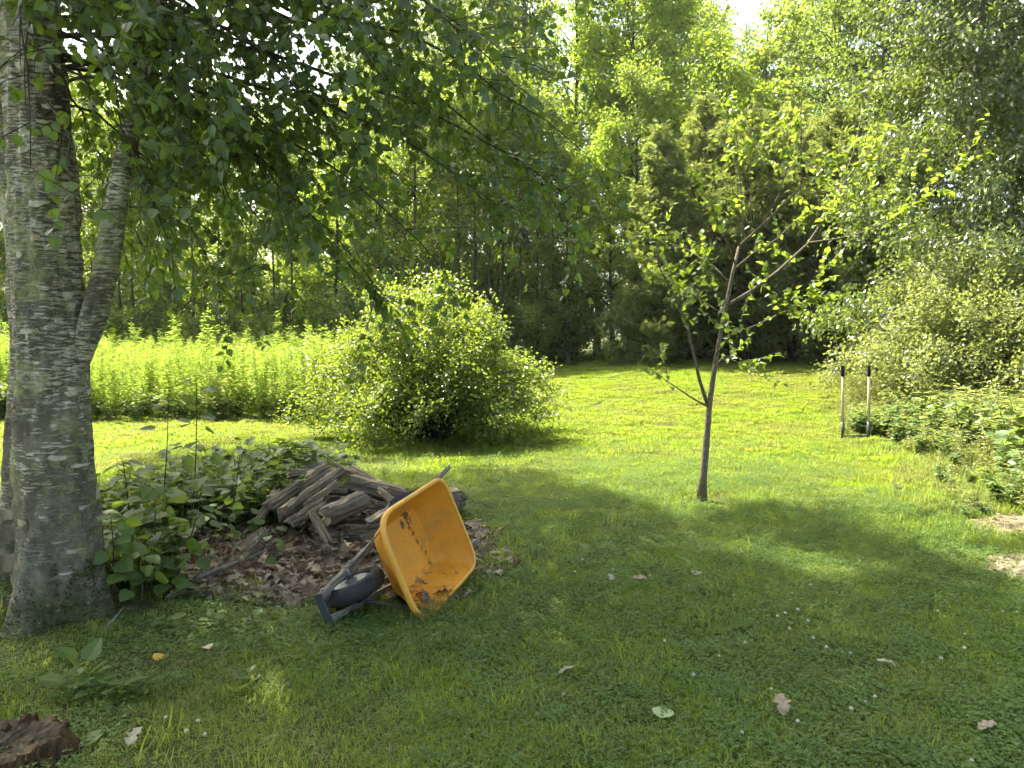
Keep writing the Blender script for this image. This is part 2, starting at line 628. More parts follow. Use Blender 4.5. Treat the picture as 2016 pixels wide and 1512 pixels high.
def patch_sheet(name, amount, x0, x1, y0, y1, col_lo, col_hi, label, lift=0.006, th=0.45):
    """a patch of bare earth lying a little above the lawn sheet"""
    s = 0.06
    X, Y = np.arange(x0, x1, s), np.arange(y0, y1, s)
    gx, gy = np.meshgrid(X, Y, indexing='ij')
    a = amount(gx, gy)
    V = np.stack([gx, gy, hz(gx, gy) + 0.022 * (a - 0.25) + 0.012 * np.abs(n2(gx, gy, 6, 5))], -1)
    k = len(Y)
    F = []
    for i in range(len(X) - 1):
        for j in range(k - 1):
            if min(a[i, j], a[i + 1, j], a[i, j + 1], a[i + 1, j + 1]) > th * 0.4:
                F.append([i * k + j, (i + 1) * k + j, (i + 1) * k + j + 1, i * k + j + 1])
    used = np.unique(F)
    re = -np.ones(V.reshape(-1, 3).shape[0], int)
    re[used] = np.arange(len(used))
    m = plain(name + '_earth', tuple((np.array(col_lo) + col_hi) / 2), 0.95, var=0.45, scale=25, bmp=0.6, spec=0.1)
    o = MB().add(V.reshape(-1, 3)[used], re[np.array(F)]).build(name, m, None, True)
    tag(o, label, None, kind='structure')
    return o


litter_ground = patch_sheet('leaf_litter', litter_amount, -3.2, 0.4, 3.9, 6.8, (0.07, 0.05, 0.035), (0.15, 0.11, 0.08),
                            'bed of dead leaves around the wood pile')
path_ground = patch_sheet('bare_path', path_amount, 2.9, 5.0, 4.2, 7.0, (0.13, 0.10, 0.07), (0.22, 0.175, 0.13),
                          'bare earth with dead leaves at the right edge of the lawn')


# ------------------------------------------------------------------ scattering (grass and other uncountable stuff)
def scatter_group():
    ng = bpy.data.node_groups.new('scatter', 'GeometryNodeTree')
    ng.interface.new_socket('Geometry', in_out='INPUT', socket_type='NodeSocketGeometry')
    ng.interface.new_socket('Source', in_out='INPUT', socket_type='NodeSocketCollection')
    ng.interface.new_socket('Geometry', in_out='OUTPUT', socket_type='NodeSocketGeometry')
    gi, go = ng.nodes.new('NodeGroupInput'), ng.nodes.new('NodeGroupOutput')
    ci = ng.nodes.new('GeometryNodeCollectionInfo')
    ci.inputs['Separate Children'].default_value = True
    ci.inputs['Reset Children'].default_value = True
    ip = ng.nodes.new('GeometryNodeInstanceOnPoints')
    ip.inputs['Pick Instance'].default_value = True

    def attr(name, t):
        a = ng.nodes.new('GeometryNodeInputNamedAttribute')
        a.data_type = t
        a.inputs['Name'].default_value = name
        return a.outputs['Attribute']
    er = ng.nodes.new('FunctionNodeEulerToRotation')
    L = ng.links.new
    L(gi.outputs['Geometry'], ip.inputs['Points'])
    L(gi.outputs['Source'], ci.inputs['Collection'])
    L(ci.outputs[0], ip.inputs['Instance'])
    L(attr('pick', 'INT'), ip.inputs['Instance Index'])
    L(attr('turn', 'FLOAT_VECTOR'), er.inputs[0])
    L(er.outputs[0], ip.inputs['Rotation'])
    L(attr('size', 'FLOAT'), ip.inputs['Scale'])
    L(ip.outputs[0], go.inputs[0])
    return ng


SCATTER = scatter_group()


def scatter(name, pts, variants, pick, size, label, category, tilt=0.1, parent=None):
    n = len(pts)
    me = bpy.data.meshes.new(name)
    me.vertices.add(n)
    me.vertices.foreach_set('co', np.asarray(pts, np.float32).ravel())
    a = me.attributes.new('pick', 'INT', 'POINT')
    a.data.foreach_set('value', np.asarray(pick, np.int32))
    a = me.attributes.new('size', 'FLOAT', 'POINT')
    a.data.foreach_set('value', np.asarray(size, np.float32))
    a = me.attributes.new('turn', 'FLOAT_VECTOR', 'POINT')
    t = np.stack([rng.normal(0, tilt, n), rng.normal(0, tilt, n), rng.uniform(0, 6.283, n)], -1)
    a.data.foreach_set('vector', t.astype(np.float32).ravel())
    c = bpy.data.collections.new(name + '_source')
    for k, v in enumerate(variants):
        o = bpy.data.objects.new('%s_source_%02d' % (name, k), v)
        c.objects.link(o)
    o = link(name, me, parent)
    md = o.modifiers.new('scatter', 'NODES')
    md.node_group = SCATTER
    for it in SCATTER.interface.items_tree:
        if it.in_out == 'INPUT' and it.name == 'Source':
            md[it.identifier] = c
    tag(o, label, category, kind='stuff')
    return o


def blades(n, rad, hmin, hmax, w, lean, seed, mb=None, seg=2):
    r = np.random.default_rng(seed)
    mb = mb or MB()
    a, q = r.uniform(0, 6.283, n), rad * np.sqrt(r.uniform(0, 1, n))
    p = np.stack([q * np.cos(a), q * np.sin(a), -0.01 + 0 * a], -1)
    h = r.uniform(hmin, hmax, n)
    da = r.uniform(0, 6.283, n)
    l = np.abs(r.normal(0, lean, n)) * h
    d = np.stack([np.cos(da), np.sin(da), 0 * da], -1)
    s = np.stack([-np.sin(da), np.cos(da), 0 * da], -1)
    ww = (w * r.uniform(0.6, 1.3, n))[:, None]
    up = np.array([0, 0, 1.0])
    m = p + d * (l * 0.35)[:, None] + up * (h * 0.6)[:, None]
    t = p + d * l[:, None] + up * (np.maximum(h - 0.35 * l, 0.35 * h))[:, None]
    V = np.stack([p - s * ww, p + s * ww, m + s * ww * 0.8, m - s * ww * 0.8, t], 1).reshape(-1, 3)
    b = (np.arange(n) * 5)[:, None]
    mb.add(V, np.concatenate([b + np.array([[0, 1, 2]]), b + np.array([[0, 2, 3]]), b + np.array([[3, 2, 4]])]))
    return mb


def clover_tuft(n, rad, seed):
    r = np.random.default_rng(seed)
    mb = MB()
    T = np.array([[0, 0, 0], [.42, .45, .06], [.33, .92, .04], [0, .86, -.03], [-.33, .92, .04], [-.42, .45, .06]])
    a, q = r.uniform(0, 6.283, n), rad * np.sqrt(r.uniform(0, 1, n))
    c = np.stack([q * np.cos(a), q * np.sin(a), r.uniform(0.02, 0.055, n)], -1)
    for k in range(3):
        ang = r.uniform(0, 6.283, n) if k == 0 else ang + 2.094
        ax = np.stack([np.cos(ang), np.sin(ang), r.uniform(-.25, .35, n)], -1)
        nn = np.stack([r.normal(0, .3, n), r.normal(0, .3, n), np.ones(n)], -1)
        R = frames(ax, nn)
        V = np.einsum('nij,kj->nki', R, T) * r.uniform(.0065, .0112, n)[:, None, None] + c[:, None]
        b = (np.arange(n) * 6)[:, None]
        mb.add(V.reshape(-1, 3), np.concatenate([b + np.array([[0, 1, 2, 3]]), b + np.array([[0, 3, 4, 5]])]))
    return mb


def grid_pts(x0, x1, y0, y1, per_m2, far_k=None):
    n = int((x1 - x0) * (y1 - y0) * per_m2)
    return np.stack([rng.uniform(x0, x1, n), rng.uniform(y0, y1, n)], -1)


def in_view(p, margin=0.12, near=1.9):
    return (p[:, 1] > near) & (np.abs(p[:, 0]) < (0.672 + margin) * p[:, 1] + 0.5)


def lawn_keep(p):
    x, y = p[:, 0], p[:, 1]
    k = np.ones(len(p))
    k *= 1 - sstep(-0.3, 0.5, x - bed_edge(y)) * 0.75
    k *= np.where((x < -2.6) & (y > meadow_front(x) + 0.2) & (y < 40), 0.15, 1)
    k *= 1 - litter_amount(x, y) * 0.985
    k *= 1 - path_amount(x, y) * 0.82
    k *= 1 - bare_amount(x, y) * 0.7
    k *= np.where(np.hypot(x + 2.4, y - 4.05) < 0.36, 0, 1)
    k *= 1 - .85 * sstep(.34, .12, np.hypot((x - 1.88) * .7, y - 7.2) + .06 * n2(x, y, 9, 44))
    u_, v_ = (x + .676) * .322 + (y - 4.688) * .939, (x + .676) * .946 - (y - 4.688) * .324
    k *= np.where((u_ > -.40) & (u_ < .40) & (v_ > -.1) & (v_ < .27), 0, 1)      # under the tipped tray
    return k


grass_src = [blades(190, 0.16, 0.018, 0.050, 0.0020, 1.3, 100 + k).mesh('grass_tuft', M['grass']) for k in range(4)]
grass_src += [blades(60, 0.13, 0.05, 0.13, 0.0024, 0.9, 110 + k).mesh('long_grass_tuft', M['grass']) for k in range(2)]
grass_far = [blades(150, 0.28, 0.012, 0.04, 0.0036, 1.8, 130).mesh('straw_tuft', M['straw']), blades(120, 0.15, 0.012, 0.035, 0.0018, 1.9, 131).mesh('straw_tuft', M['straw'])] + [blades(330, 0.30, 0.018, 0.050, 0.0046, 1.5, 120 + k).mesh('far_tuft', M['grass']) for k in range(4)]
P1 = grid_pts(-8, 9, 1.9, 11.5, 95)
P2 = grid_pts(-14, 16, 7.0, 29, 34)
P1, P2 = P1[in_view(P1)], P2[in_view(P2)]
P1 = P1[rng.uniform(0, 1, len(P1)) < sstep(11.5, 8.0, P1[:, 1]) + .02]
P2 = P2[rng.uniform(0, 1, len(P2)) < sstep(7.0, 10.5, P2[:, 1])]
P1 = P1[rng.uniform(0, 1, len(P1)) < lawn_keep(P1)]
P2 = P2[rng.uniform(0, 1, len(P2)) < lawn_keep(P2)]
pk1 = rng.integers(0, 4, len(P1))
edge = (litter_amount(P1[:, 0], P1[:, 1]) > 0.02) | (P1[:, 0] > bed_edge(P1[:, 1]) - 0.3) | (rng.uniform(0, 1, len(P1)) < 0.05)
pk1 = np.where(edge & (rng.uniform(0, 1, len(P1)) < 0.6), rng.integers(4, 6, len(P1)), pk1)
pts = np.concatenate([P1, P2])
pts3 = np.stack([pts[:, 0], pts[:, 1], hz(pts[:, 0], pts[:, 1])], -1)
scatter('grass', pts3, grass_src + grass_far, np.concatenate([np.where(rng.uniform(0, 1, len(P1)) < .05 + .22 * sstep(.0, .55, n2(P1[:, 0], P1[:, 1], 1.3, 91)) * sstep(.6, -.8, P1[:, 0]), 7, pk1),
                        np.where(rng.uniform(0, 1, len(P2)) < .02 + .18 * sstep(.1, .6, n2(P2[:, 0], P2[:, 1], .8, 92)), 6, rng.integers(8, 12, len(P2)))]),
        rng.uniform(0.7, 1.15, len(pts)), 'short mown grass of the lawn', 'grass')
clo = grid_pts(-6, 8, 1.9, 11.5, 120)
clo = clo[in_view(clo)]
cm = sstep(-0.6, 0.1, n2(clo[:, 0], clo[:, 1], 0.9, 51) + 0.5 * sstep(-1.2, 0.8, clo[:, 0]) - 0.25 + 0.25 * sstep(6, 3, clo[:, 1]))
clo = clo[rng.uniform(0, 1, len(clo)) < cm * lawn_keep(clo) * sstep(11.5, 6.0, clo[:, 1])]
scatter('clover', np.stack([clo[:, 0], clo[:, 1], hz(clo[:, 0], clo[:, 1])], -1),
        [clover_tuft(62, 0.14, 200 + k).mesh('clover_tuft', M['clover']) for k in range(4)],
        rng.integers(0, 4, len(clo)), rng.uniform(0.8, 1.2, len(clo)), 'low green clover leaves mixed into the lawn', 'clover', 0.08)


# ------------------------------------------------------------------ tall meadow plants on the left
def meadow_stalk(seed, h):
    r = np.random.default_rng(seed)
    mb = MB()
    st = curve_pts((0, 0, 0), (r.normal(0, .06), r.normal(0, .06), 1), h, 6, 0.1, 0.03, r)
    mb.tube(st, np.linspace(.004, .002, 6), 3, False)
    n = 85
    s = np.sort(r.uniform(0.15, 1, n) ** 0.75)
    pos = np.array([interp(st, q) for q in s])
    a = np.arange(n) * 2.4
    ax = np.stack([np.cos(a), np.sin(a), r.uniform(-.1, .9, n)], -1)
    add_leaves(mb, 'lance', pos, ax, np.array([0, 0, 1.0]) + r.normal(0, .25, (n, 3)), r.uniform(.07, .12, n) * (1.15 - 0.5 * s ** 3))
    return mb.mesh('meadow_stalk', M['l_meadow'])


def weed(seed, h, nst, nl, ls, kind='ovate', mat='l_weed', spread=.10):
    r = np.random.default_rng(seed)
    mb = MB()
    for i in range(nst):
        a = r.uniform(0, 6.28)
        st = curve_pts((math.cos(a) * .03, math.sin(a) * .03, 0), (math.cos(a) * spread * 3, math.sin(a) * spread * 3, 1), h * r.uniform(.6, 1.1), 5, .1, .08, r)
        mb.tube(st, np.linspace(.004, .0018, 5), 3, False)
        s = r.uniform(.2, 1, nl)
        pos = np.array([interp(st, q) for q in s])
        b = np.arange(nl) * 2.4 + r.uniform(0, 6)
        ax = np.stack([np.cos(b), np.sin(b), r.uniform(-.2, .6, nl)], -1)
        add_leaves(mb, kind, pos, ax, np.array([0, 0, 1.0]) + r.normal(0, .3, (nl, 3)), ls * r.uniform(.6, 1.2, nl))
    return mb.mesh('weed', M[mat])


mp = grid_pts(-17, -2.2, 13.4, 20.5, 46)
mp = mp[in_view(mp, 0.05) & (mp[:, 1] > meadow_front(mp[:, 0]))]
mh = 0.93 + 0.14 * n2(mp[:, 0], mp[:, 1], 0.7, 61) + 0.08 * n2(mp[:, 0], mp[:, 1], 2.3, 62) + rng.gamma(1.5, .085, len(mp)) - .11
scatter('tall_meadow_plants', np.stack([mp[:, 0], mp[:, 1], hz(mp[:, 0], mp[:, 1])], -1),
        [meadow_stalk(300 + k, 1.4) for k in range(7)] + [weed(410, .75, 5, 16, .12, 'lance', 'l_weed2'), weed(411, .55, 5, 13, .10, 'ovate', 'l_under')],
        np.where((mp[:, 1] - meadow_front(mp[:, 0]) < .7) & (rng.uniform(0, 1, len(mp)) < .55), rng.integers(7, 9, len(mp)), rng.integers(0, 7, len(mp))), mh,
        'dense stand of tall yellow green meadow plants behind the lawn', 'meadow', 0.09)
tall_src = [meadow_stalk(330 + k, 1.75) for k in range(2)]
for k, (x, d, s, lab) in enumerate((
        (325, 14.6, 1.12, 'tall leafy meadow stalk, left of the pair rising above the meadow'),
        (357, 14.8, 1.10, 'tall leafy meadow stalk, right of the pair rising above the meadow'),
        (433, 15.0, 1.02, 'single tall meadow stalk rising right of the taller pair'),
        (15, 14.2, 1.0, 'tall meadow stalk at the far left edge beside the birch'),
        (598, 15.4, 0.98, 'tall meadow stalk beside the left side of the round shrub'))):
    g = px(x, 700, d)
    t = empty('meadow_stalk', (g[0], g[1], float(hz(g[0], g[1]))), lab, 'wild plant', 'tall stalks above the meadow', k * 1.3, s)
    link('foliage', tall_src[k % 2], t)


# ------------------------------------------------------------------ trees of the wood
def gen_tree(seed, H, r0, base, cr, nl, nleaf, ls, kind='diamond', rise=0.7, up=0.25, prof='oval', sec=6, spread=0.16,
             leafm='l_maple', barkm='bark_dark', droop=-0.35, trunk_sides=8, flat=0.6):
    r = np.random.default_rng(seed)
    n = 11
    wob = np.cumsum(r.normal(0, 0.018 * H / n * 2, (n, 2)), 0)
    wob[0] = 0
    tr = np.concatenate([wob, np.linspace(-0.15, H, n)[:, None]], 1)
    rad = r0 * (1 - 0.92 * np.linspace(0, 1, n) ** 0.9)
    rad[0] *= 1.35
    wood = MB().tube(tr, rad, trunk_sides, False)
    segs = []
    for i in range(nl):
        u = (i + r.uniform(0, 1)) / nl
        t = base + (0.97 - base) * u
        p0 = interp(tr, t)
        pr = {'oval': math.sin(math.pi * min(1, 0.12 + 0.86 * u)) ** 0.7, 'cone': (1 - u) ** 0.85 + 0.05,
              'column': 0.85 - 0.5 * u ** 3}[prof]
        L = cr * pr * r.uniform(0.75, 1.15)
        a = i * 2.399 + r.normal(0, .4)
        el = rise * (0.35 + 0.9 * u) + r.normal(0, .15)
        d = np.array([math.cos(a) * math.cos(el), math.sin(a) * math.cos(el), math.sin(el)])
        c = curve_pts(p0, d, L, 6, up, 0.10, r)
        rb = max(0.008, r0 * 0.32 * (1 - 0.7 * u))
        wood.tube(c, np.linspace(rb, rb * .25, 6), 4, False)
        for k in range(2, 5):
            segs.append((c[k], c[k + 1], 1.0))
        for k in range(sec):
            s = r.uniform(0.25, 1.0)
            q = interp(c, s)
            dd = nrm(nrm(c[-1] - c[0]) * 0.7 + r.normal(0, 0.65, 3))
            l2 = L * r.uniform(.22, .42) * (1.15 - 0.5 * s)
            c2 = curve_pts(q, dd, l2, 4, up * .6, 0.15, r)
            wood.tube(c2, np.linspace(rb * .35, rb * .1, 4), 3, False)
            for w in range(3):
                segs.append((c2[w], c2[w + 1], 1.6))
    A = np.array([s[0] for s in segs])
    B = np.array([s[1] for s in segs])
    w = np.linalg.norm(B - A, axis=1) * np.array([s[2] for s in segs])
    ix = r.choice(len(segs), nleaf, p=w / w.sum())
    pos = A[ix] + (B - A)[ix] * r.uniform(0, 1, (nleaf, 1)) + r.normal(0, spread, (nleaf, 3)) * np.array([1, 1, .75])
    ct = np.array([0, 0, 1.0])
    outw = pos * np.array([1, 1, 0])
    ax = nrm(nrm(outw) * 0.5 + r.normal(0, .6, (nleaf, 3)) + ct * droop)
    nn = nrm(ct * flat + nrm(outw) * 0.3 + r.normal(0, .45, (nleaf, 3)))
    crown = MB()
    add_leaves(crown, kind, pos, ax, nn, ls * r.uniform(.7, 1.25, nleaf))
    return wood.mesh('trunk', M[barkm], True), crown.mesh('crown', M[leafm])


KIND = {
    'maple_a': gen_tree(1, 12.5, .15, .22, 2.6, 44, 16000, .125, leafm='l_maple'),
    'maple_b': gen_tree(2, 10.0, .12, .18, 2.3, 40, 13000, .12, leafm='l_maple', rise=.55),
    'bright_a': gen_tree(3, 14.0, .15, .28, 2.6, 50, 21000, .125, leafm='l_bright', rise=.9),
    'bright_b': gen_tree(4, 9.0, .10, .2, 1.9, 36, 10000, .115, leafm='l_bright', rise=.7),
    'poplar': gen_tree(5, 15.0, .14, .25, 2.0, 64, 20000, .11, leafm='l_maple', barkm='bark_grey', rise=.95, prof='column'),
    'dark': gen_tree(6, 14.0, .20, .12, 3.0, 56, 20000, .12, leafm='l_dark', rise=.4),
    'cedar_a': gen_tree(7, 9.0, .14, .02, 2.3, 120, 12500, .27, kind='spray', leafm='l_cedar', rise=.35, up=.35, prof='cone', sec=5,
                        spread=.10, droop=-.1, flat=.25),
    'cedar_b': gen_tree(8, 7.5, .13, .02, 2.2, 100, 10000, .25, kind='spray', leafm='l_cedar', rise=.45, up=.3, prof='oval', sec=5,
                        spread=.10, droop=-.2, flat=.25),
    'gloss': gen_tree(9, 11.5, .13, .05, 3.0, 120, 62000, .098, leafm='l_gloss', barkm='bark_grey', rise=.35, up=-.15, sec=9,
                      droop=-.8, spread=.2, flat=.35, prof='column'),
    'pole': gen_tree(10, 9.0, .055, .5, 1.1, 22, 2600, .11, leafm='l_maple', rise=.8),
    'under_a': gen_tree(11, 3.2, .04, .04, 1.5, 34, 5200, .10, leafm='l_dark', rise=.6, prof='oval', sec=5, spread=.13),
    'under_b': gen_tree(12, 2.4, .035, .04, 1.3, 30, 4200, .095, leafm='l_maple', rise=.5, prof='oval', sec=5, spread=.13),
}


ORD = ['leftmost', 'second from the left', 'third from the left', 'fourth from the left', 'fifth from the left', 'sixth from the left', 'seventh from the left', 'eighth from the left', 'ninth from the left',
       'tenth from the left', 'eleventh from the left', 'twelfth from the left', 'thirteenth from the left', 'fourteenth from the left', 'fifteenth from the left', 'rightmost']


def ordinal(x, rows):
    k = sorted(r[0] for r in rows).index(x)
    return 'rightmost' if k == len(rows) - 1 else ORD[k]


def plant_tree(name, kind, x, d, sc, label, category='tree', group=None, sz=None):
    g = px(x, 640, d)
    t = empty(name, (g[0], g[1], float(hz(g[0], g[1])) - 0.02), label, category, group, rng.uniform(0, 6.28), sc)
    if sz:
        t.scale = (sc, sc, sz)
    a, b = KIND[kind]
    link('trunk', a, t)
    link('crown', b, t)
    return t


LW = 'trees of the wood behind the meadow'
ROW1 = ((-190, 21.5, 'dark', .8), (-60, 24, 'maple_a', .9), (70, 22.5, 'maple_b', .95), (190, 26, 'maple_a', .85),
                   (300, 23.5, 'maple_b', .85), (405, 27, 'maple_a', .72), (500, 24, 'maple_b', .84), (590, 28, 'maple_a', .74),
                   (660, 23.5, 'bright_b', .95), (745, 26, 'maple_b', 1.05), (820, 23.0, 'maple_b', .92))
for x, d, k, s in ROW1:
    plant_tree('maple_tree', k, x, d, s, 'leafy tree in the wood behind the meadow, ' + ordinal(x, ROW1), 'tree', LW)
ROW2 = ((30, 30, 1.0), (140, 31, .95), (255, 30, .85), (350, 32, .8), (450, 31, .78), (545, 33, .8), (640, 32, .85), (720, 31, 1.0), (800, 33, 1.15), (880, 32, 1.2),
                (960, 34, 1.25), (-120, 30, 1.1))
for x, d, s in ROW2:
    plant_tree('background_tree', 'dark' if s > .9 else 'maple_b', x, d, s, 'far tree seen through gaps deep in the wood, ' + ordinal(x, ROW2), 'tree', 'trees deep in the wood')
ROW3 = ((235, 21.6, .9), (262, 22.3, 1.0), (292, 21.8, .8), (340, 22.6, 1.0), (385, 21.7, .9), (432, 22.4, 1.0), (478, 22.0, .85), (540, 22.8, .95),
                (575, 22.1, .9), (905, 22.5, 1.0), (938, 23.2, 1.1), (962, 22.7, .9), (992, 23.4, 1.1), (1024, 22.9, 1.0), (1058, 23.3, .95), (1090, 22.8, .9))
for x, d, s in ROW3:
    plant_tree('slender_tree', 'pole', x, d, s, 'slender bare stemmed tree at the wood edge, ' + ordinal(x, ROW3), 'tree', 'slender trees at the edge of the wood')
for x, d, k, s, lab in (
        (875, 26.0, 'poplar', .95, 'tall slender poplar behind the round shrub, leftmost of three'),
        (960, 27.5, 'poplar', 1.02, 'tall slender poplar behind the round shrub, middle of three'),
        (1035, 26.5, 'poplar', 1.05, 'tall slender poplar behind the round shrub, rightmost of three'),
        (1130, 29.0, 'bright_a', 1.08, 'tall yellow green tree just left of the cedars'),
        (1120, 22.6, 'maple_b', .62, 'small leafy tree at the lawn edge right behind the round shrub'),
        (1205, 23.0, 'bright_b', .80, 'light green tree at the lawn edge left of the cedars'),
        (1250, 25.0, 'maple_b', .95, 'leafy tree standing just behind the leftmost cedar'),
        (1235, 28.5, 'bright_a', 1.1, 'tall yellow green tree rising behind the leftmost cedars'),
        (1285, 30.0, 'maple_a', 1.2, 'tall leafy tree left of the small gap of blue sky'),
        (1385, 26.0, 'bright_b', 1.2, 'bright yellow green treetop right under the gap of blue sky'),
        (1640, 28.0, 'maple_a', 1.22, 'tall leafy tree right of the small gap of blue sky'),
        (1710, 25.0, 'dark', 1.05, 'tall dark broadleaf tree behind the tip of the sapling'),
        (1770, 23.0, 'dark', 1.05, 'tall dark tree between the sapling and the glossy birch'),
        (1980, 21.0, 'dark', 1.05, 'tall dark tree behind the glossy birch at the right edge'),
        (1470, 27.0, 'maple_b', .85, 'low distant tree below the gap of blue sky'),
        (1375, 36.0, 'maple_a', 1.3, 'distant tree left behind the bright yellow green treetop'),
        (1555, 33.0, 'maple_a', 1.22, 'distant tall tree closing the right side of the sky gap'),
        (1462, 40.0, 'dark', 1.2, 'far tree whose top ends just below the sky gap'),
        (1500, 34.0, 'maple_a', 1.12, 'leafy far treetop filling the gap right of the bright treetop'),
        (1330, 33.0, 'maple_a', 1.25, 'tall far tree between the two brightest yellow green trees'),
        (1175, 36.0, 'maple_a', 1.15, 'far tall tree behind the yellow green trees left of the cedars')):
    plant_tree('tall_tree', k, x, d, s, lab, 'tree', 'tall trees of the far wood edge')
for x, d, k, s, lab in (
        (1300, 21.0, 'cedar_a', .74, 'feathery cedar behind the left sapling leaves, leftmost of the row'),
        (1385, 22.5, 'cedar_a', .88, 'tall pointed cedar directly behind the sapling'),
        (1470, 21.5, 'cedar_b', .92, 'broad cedar behind the sapling crown'),
        (1560, 22.0, 'cedar_a', .84, 'tall cedar behind the right limbs of the sapling'),
        (1640, 20.5, 'cedar_b', .9, 'cedar just left of the glossy birch, rightmost of the row')):
    plant_tree('cedar_tree', k, x, d, s, lab, 'cedar', 'row of cedars at the end of the lawn')
plant_tree('glossy_birch', 'gloss', 1900, 15.0, 1.0, 'large dense birch with glinting small leaves on the right', 'tree')
plant_tree('glossy_birch', 'gloss', 2190, 15.5, 1.0, 'large glossy leaved tree cut by the right edge', 'tree')
US = 'bushes under the wood'
ROW4 = ((-40, 21, 'under_a', .9), (60, 20.8, 'under_b', 1.0), (150, 21.2, 'under_a', .8), (215, 20.9, 'under_b', .9), (290, 21.3, 'under_a', .75), (365, 20.9, 'under_b', .8),
                   (430, 21.2, 'under_a', .7), (500, 21, 'under_b', .85), (570, 21.4, 'under_a', .85), (640, 21, 'under_b', .9), (705, 21.4, 'under_a', .9),
                   (770, 21.8, 'under_b', 1.1), (840, 22, 'under_a', .8), (910, 22.3, 'under_b', .8), (980, 22.2, 'under_a', .7), (1050, 22.4, 'under_b', .8))
ROW7 = ((195, 24.2, 1.25), (275, 24.6, 1.2), (345, 24.3, 1.3), (420, 24.8, 1.2), (495, 24.4, 1.3), (565, 24.9, 1.25), (640, 24.6, 1.35), (720, 24.8, 1.4), (930, 24.9, 1.5), (1000, 25.2, 1.6), (1075, 25.0, 1.5), (120, 24.4, 1.3))
for x, d, s in ROW7:
    plant_tree('leafy_thicket', 'under_b', x, d, s, 'green thicket behind the slender stems of the wood, ' + ordinal(x, ROW7), 'bush', 'thickets behind the slender stems')
for x, d, k, s in ROW4:
    plant_tree('understory_bush', k, x, d, s, 'dark bush at the foot of the wood, ' + ordinal(x, ROW4), 'bush', US)
ROW5 = ((1105, 23.2, 'under_a', .7), (1170, 23.4, 'under_b', .8), (1250, 23.2, 'under_a', .7), (1340, 23.4, 'under_a', .8), (1420, 23.5, 'under_b', .9), (1510, 23.3, 'under_a', .8),
                   (1600, 22.8, 'under_a', .8), (1690, 20.5, 'under_a', .9), (1760, 19.0, 'under_a', 1.0))
for x, d, k, s in ROW5:
    plant_tree('cedar_underbrush', k, x, d, s, 'dark brush in the shade beneath the cedars, ' + ordinal(x, ROW5), 'bush', 'brush under the cedars')
ROW6 = ((180, 27, 1.3), (320, 28, 1.2), (470, 27.5, 1.3), (610, 28, 1.3), (750, 28, 1.4), (880, 28, 1.4), (1010, 28, 1.4), (1120, 27, 1.3), (1400, 27, 1.3), (1560, 26, 1.3))
for x, d, s in ROW6:
    plant_tree('inner_bush', 'under_a', x, d, s, 'bush in the depth of the wood behind thin stems, ' + ordinal(x, ROW6), 'bush', 'bushes in the depth of the wood')


# ------------------------------------------------------------------ shrubs
def gen_shrub(seed, nst, R, H, nleaf, ls, leafm, sx=1.0, barkm='twig', twigs=9, open_under=0.35, spread=.07, vis=.008, bend=1.0, skirt=False, flat_=2.2):
    r = np.random.default_rng(seed)
    wood = MB()
    segs = []
    for i in range(nst):
        a = i * 2.399 + r.normal(0, .3)
        o = math.sqrt((i + .5) / nst)
        reach = R * o * r.uniform(.75, 1.08)
        top = H * (1 - .5 * o ** flat_) * r.uniform(.75, 1.1)
        if skirt and i % 3 == 0:
            top *= .5
        end = np.array([math.cos(a) * reach * sx, math.sin(a) * reach, max(.06, top * (1 - .45 * o * o * bend))])
        b = np.array([math.cos(a) * .25 * o, math.sin(a) * .25 * o, -.05])
        c1 = b + np.array([math.cos(a) * reach * .3 * sx, math.sin(a) * reach * .3, top * .75])
        c2 = b + np.array([math.cos(a) * reach * .75 * sx, math.sin(a) * reach * .75, top * 1.1])
        t = np.linspace(0, 1, 9)[:, None]
        c = (1 - t) ** 3 * b + 3 * (1 - t) ** 2 * t * c1 + 3 * (1 - t) * t * t * c2 + t ** 3 * end + r.normal(0, .03, (9, 3)) * t
        wood.tube(c, np.linspace(vis * 1.5, vis * .35, 9), 4, False)
        for k in range(twigs):
            s = r.uniform(.28, 1)
            q = interp(c, s)
            dd = nrm(nrm(c[-1] - c[3]) * .5 + r.normal(0, .7, 3) + np.array([0, 0, .15 - .25 * o]))
            c2_ = curve_pts(q, dd, r.uniform(.25, .6) * R * .35, 4, -.1 if o > .7 else .3, .15, r)
            wood.tube(c2_, np.linspace(vis * .4, vis * .2, 4), 3, False)
            for w in range(3):
                segs.append((c2_[w], c2_[w + 1]))
        for k in range(3, 8):
            segs.append((c[k], c[k + 1]))
    A, B = np.array([s[0] for s in segs]), np.array([s[1] for s in segs])
    w = np.linalg.norm(B - A, axis=1)
    ix = r.choice(len(segs), nleaf, p=w / w.sum())
    pos = A[ix] + (B - A)[ix] * r.uniform(0, 1, (nleaf, 1)) + r.normal(0, spread, (nleaf, 3))
    pos[:, 2] = np.maximum(pos[:, 2], .03)
    ax = nrm(nrm(pos * np.array([1, 1, 0])) * .3 + r.normal(0, .6, (nleaf, 3)) + nrm((B - A)[ix]) * .5)
    nn = nrm(np.array([0, 0, .8]) + r.normal(0, .5, (nleaf, 3)))
    leaf = MB()
    add_leaves(leaf, 'diamond', pos, ax, nn, ls * r.uniform(.65, 1.25, nleaf))
    return wood.mesh('stems', M[barkm], True), leaf.mesh('foliage', M[leafm])


def put_shrub(name, meshes, loc, label, cat='shrub', group=None, rz=0, sc=1.0):
    t = empty(name, (loc[0], loc[1], float(hz(loc[0], loc[1]))), label, cat, group, rz, sc)
    link('stems', meshes[0], t)
    link('foliage', meshes[1], t)
    return t


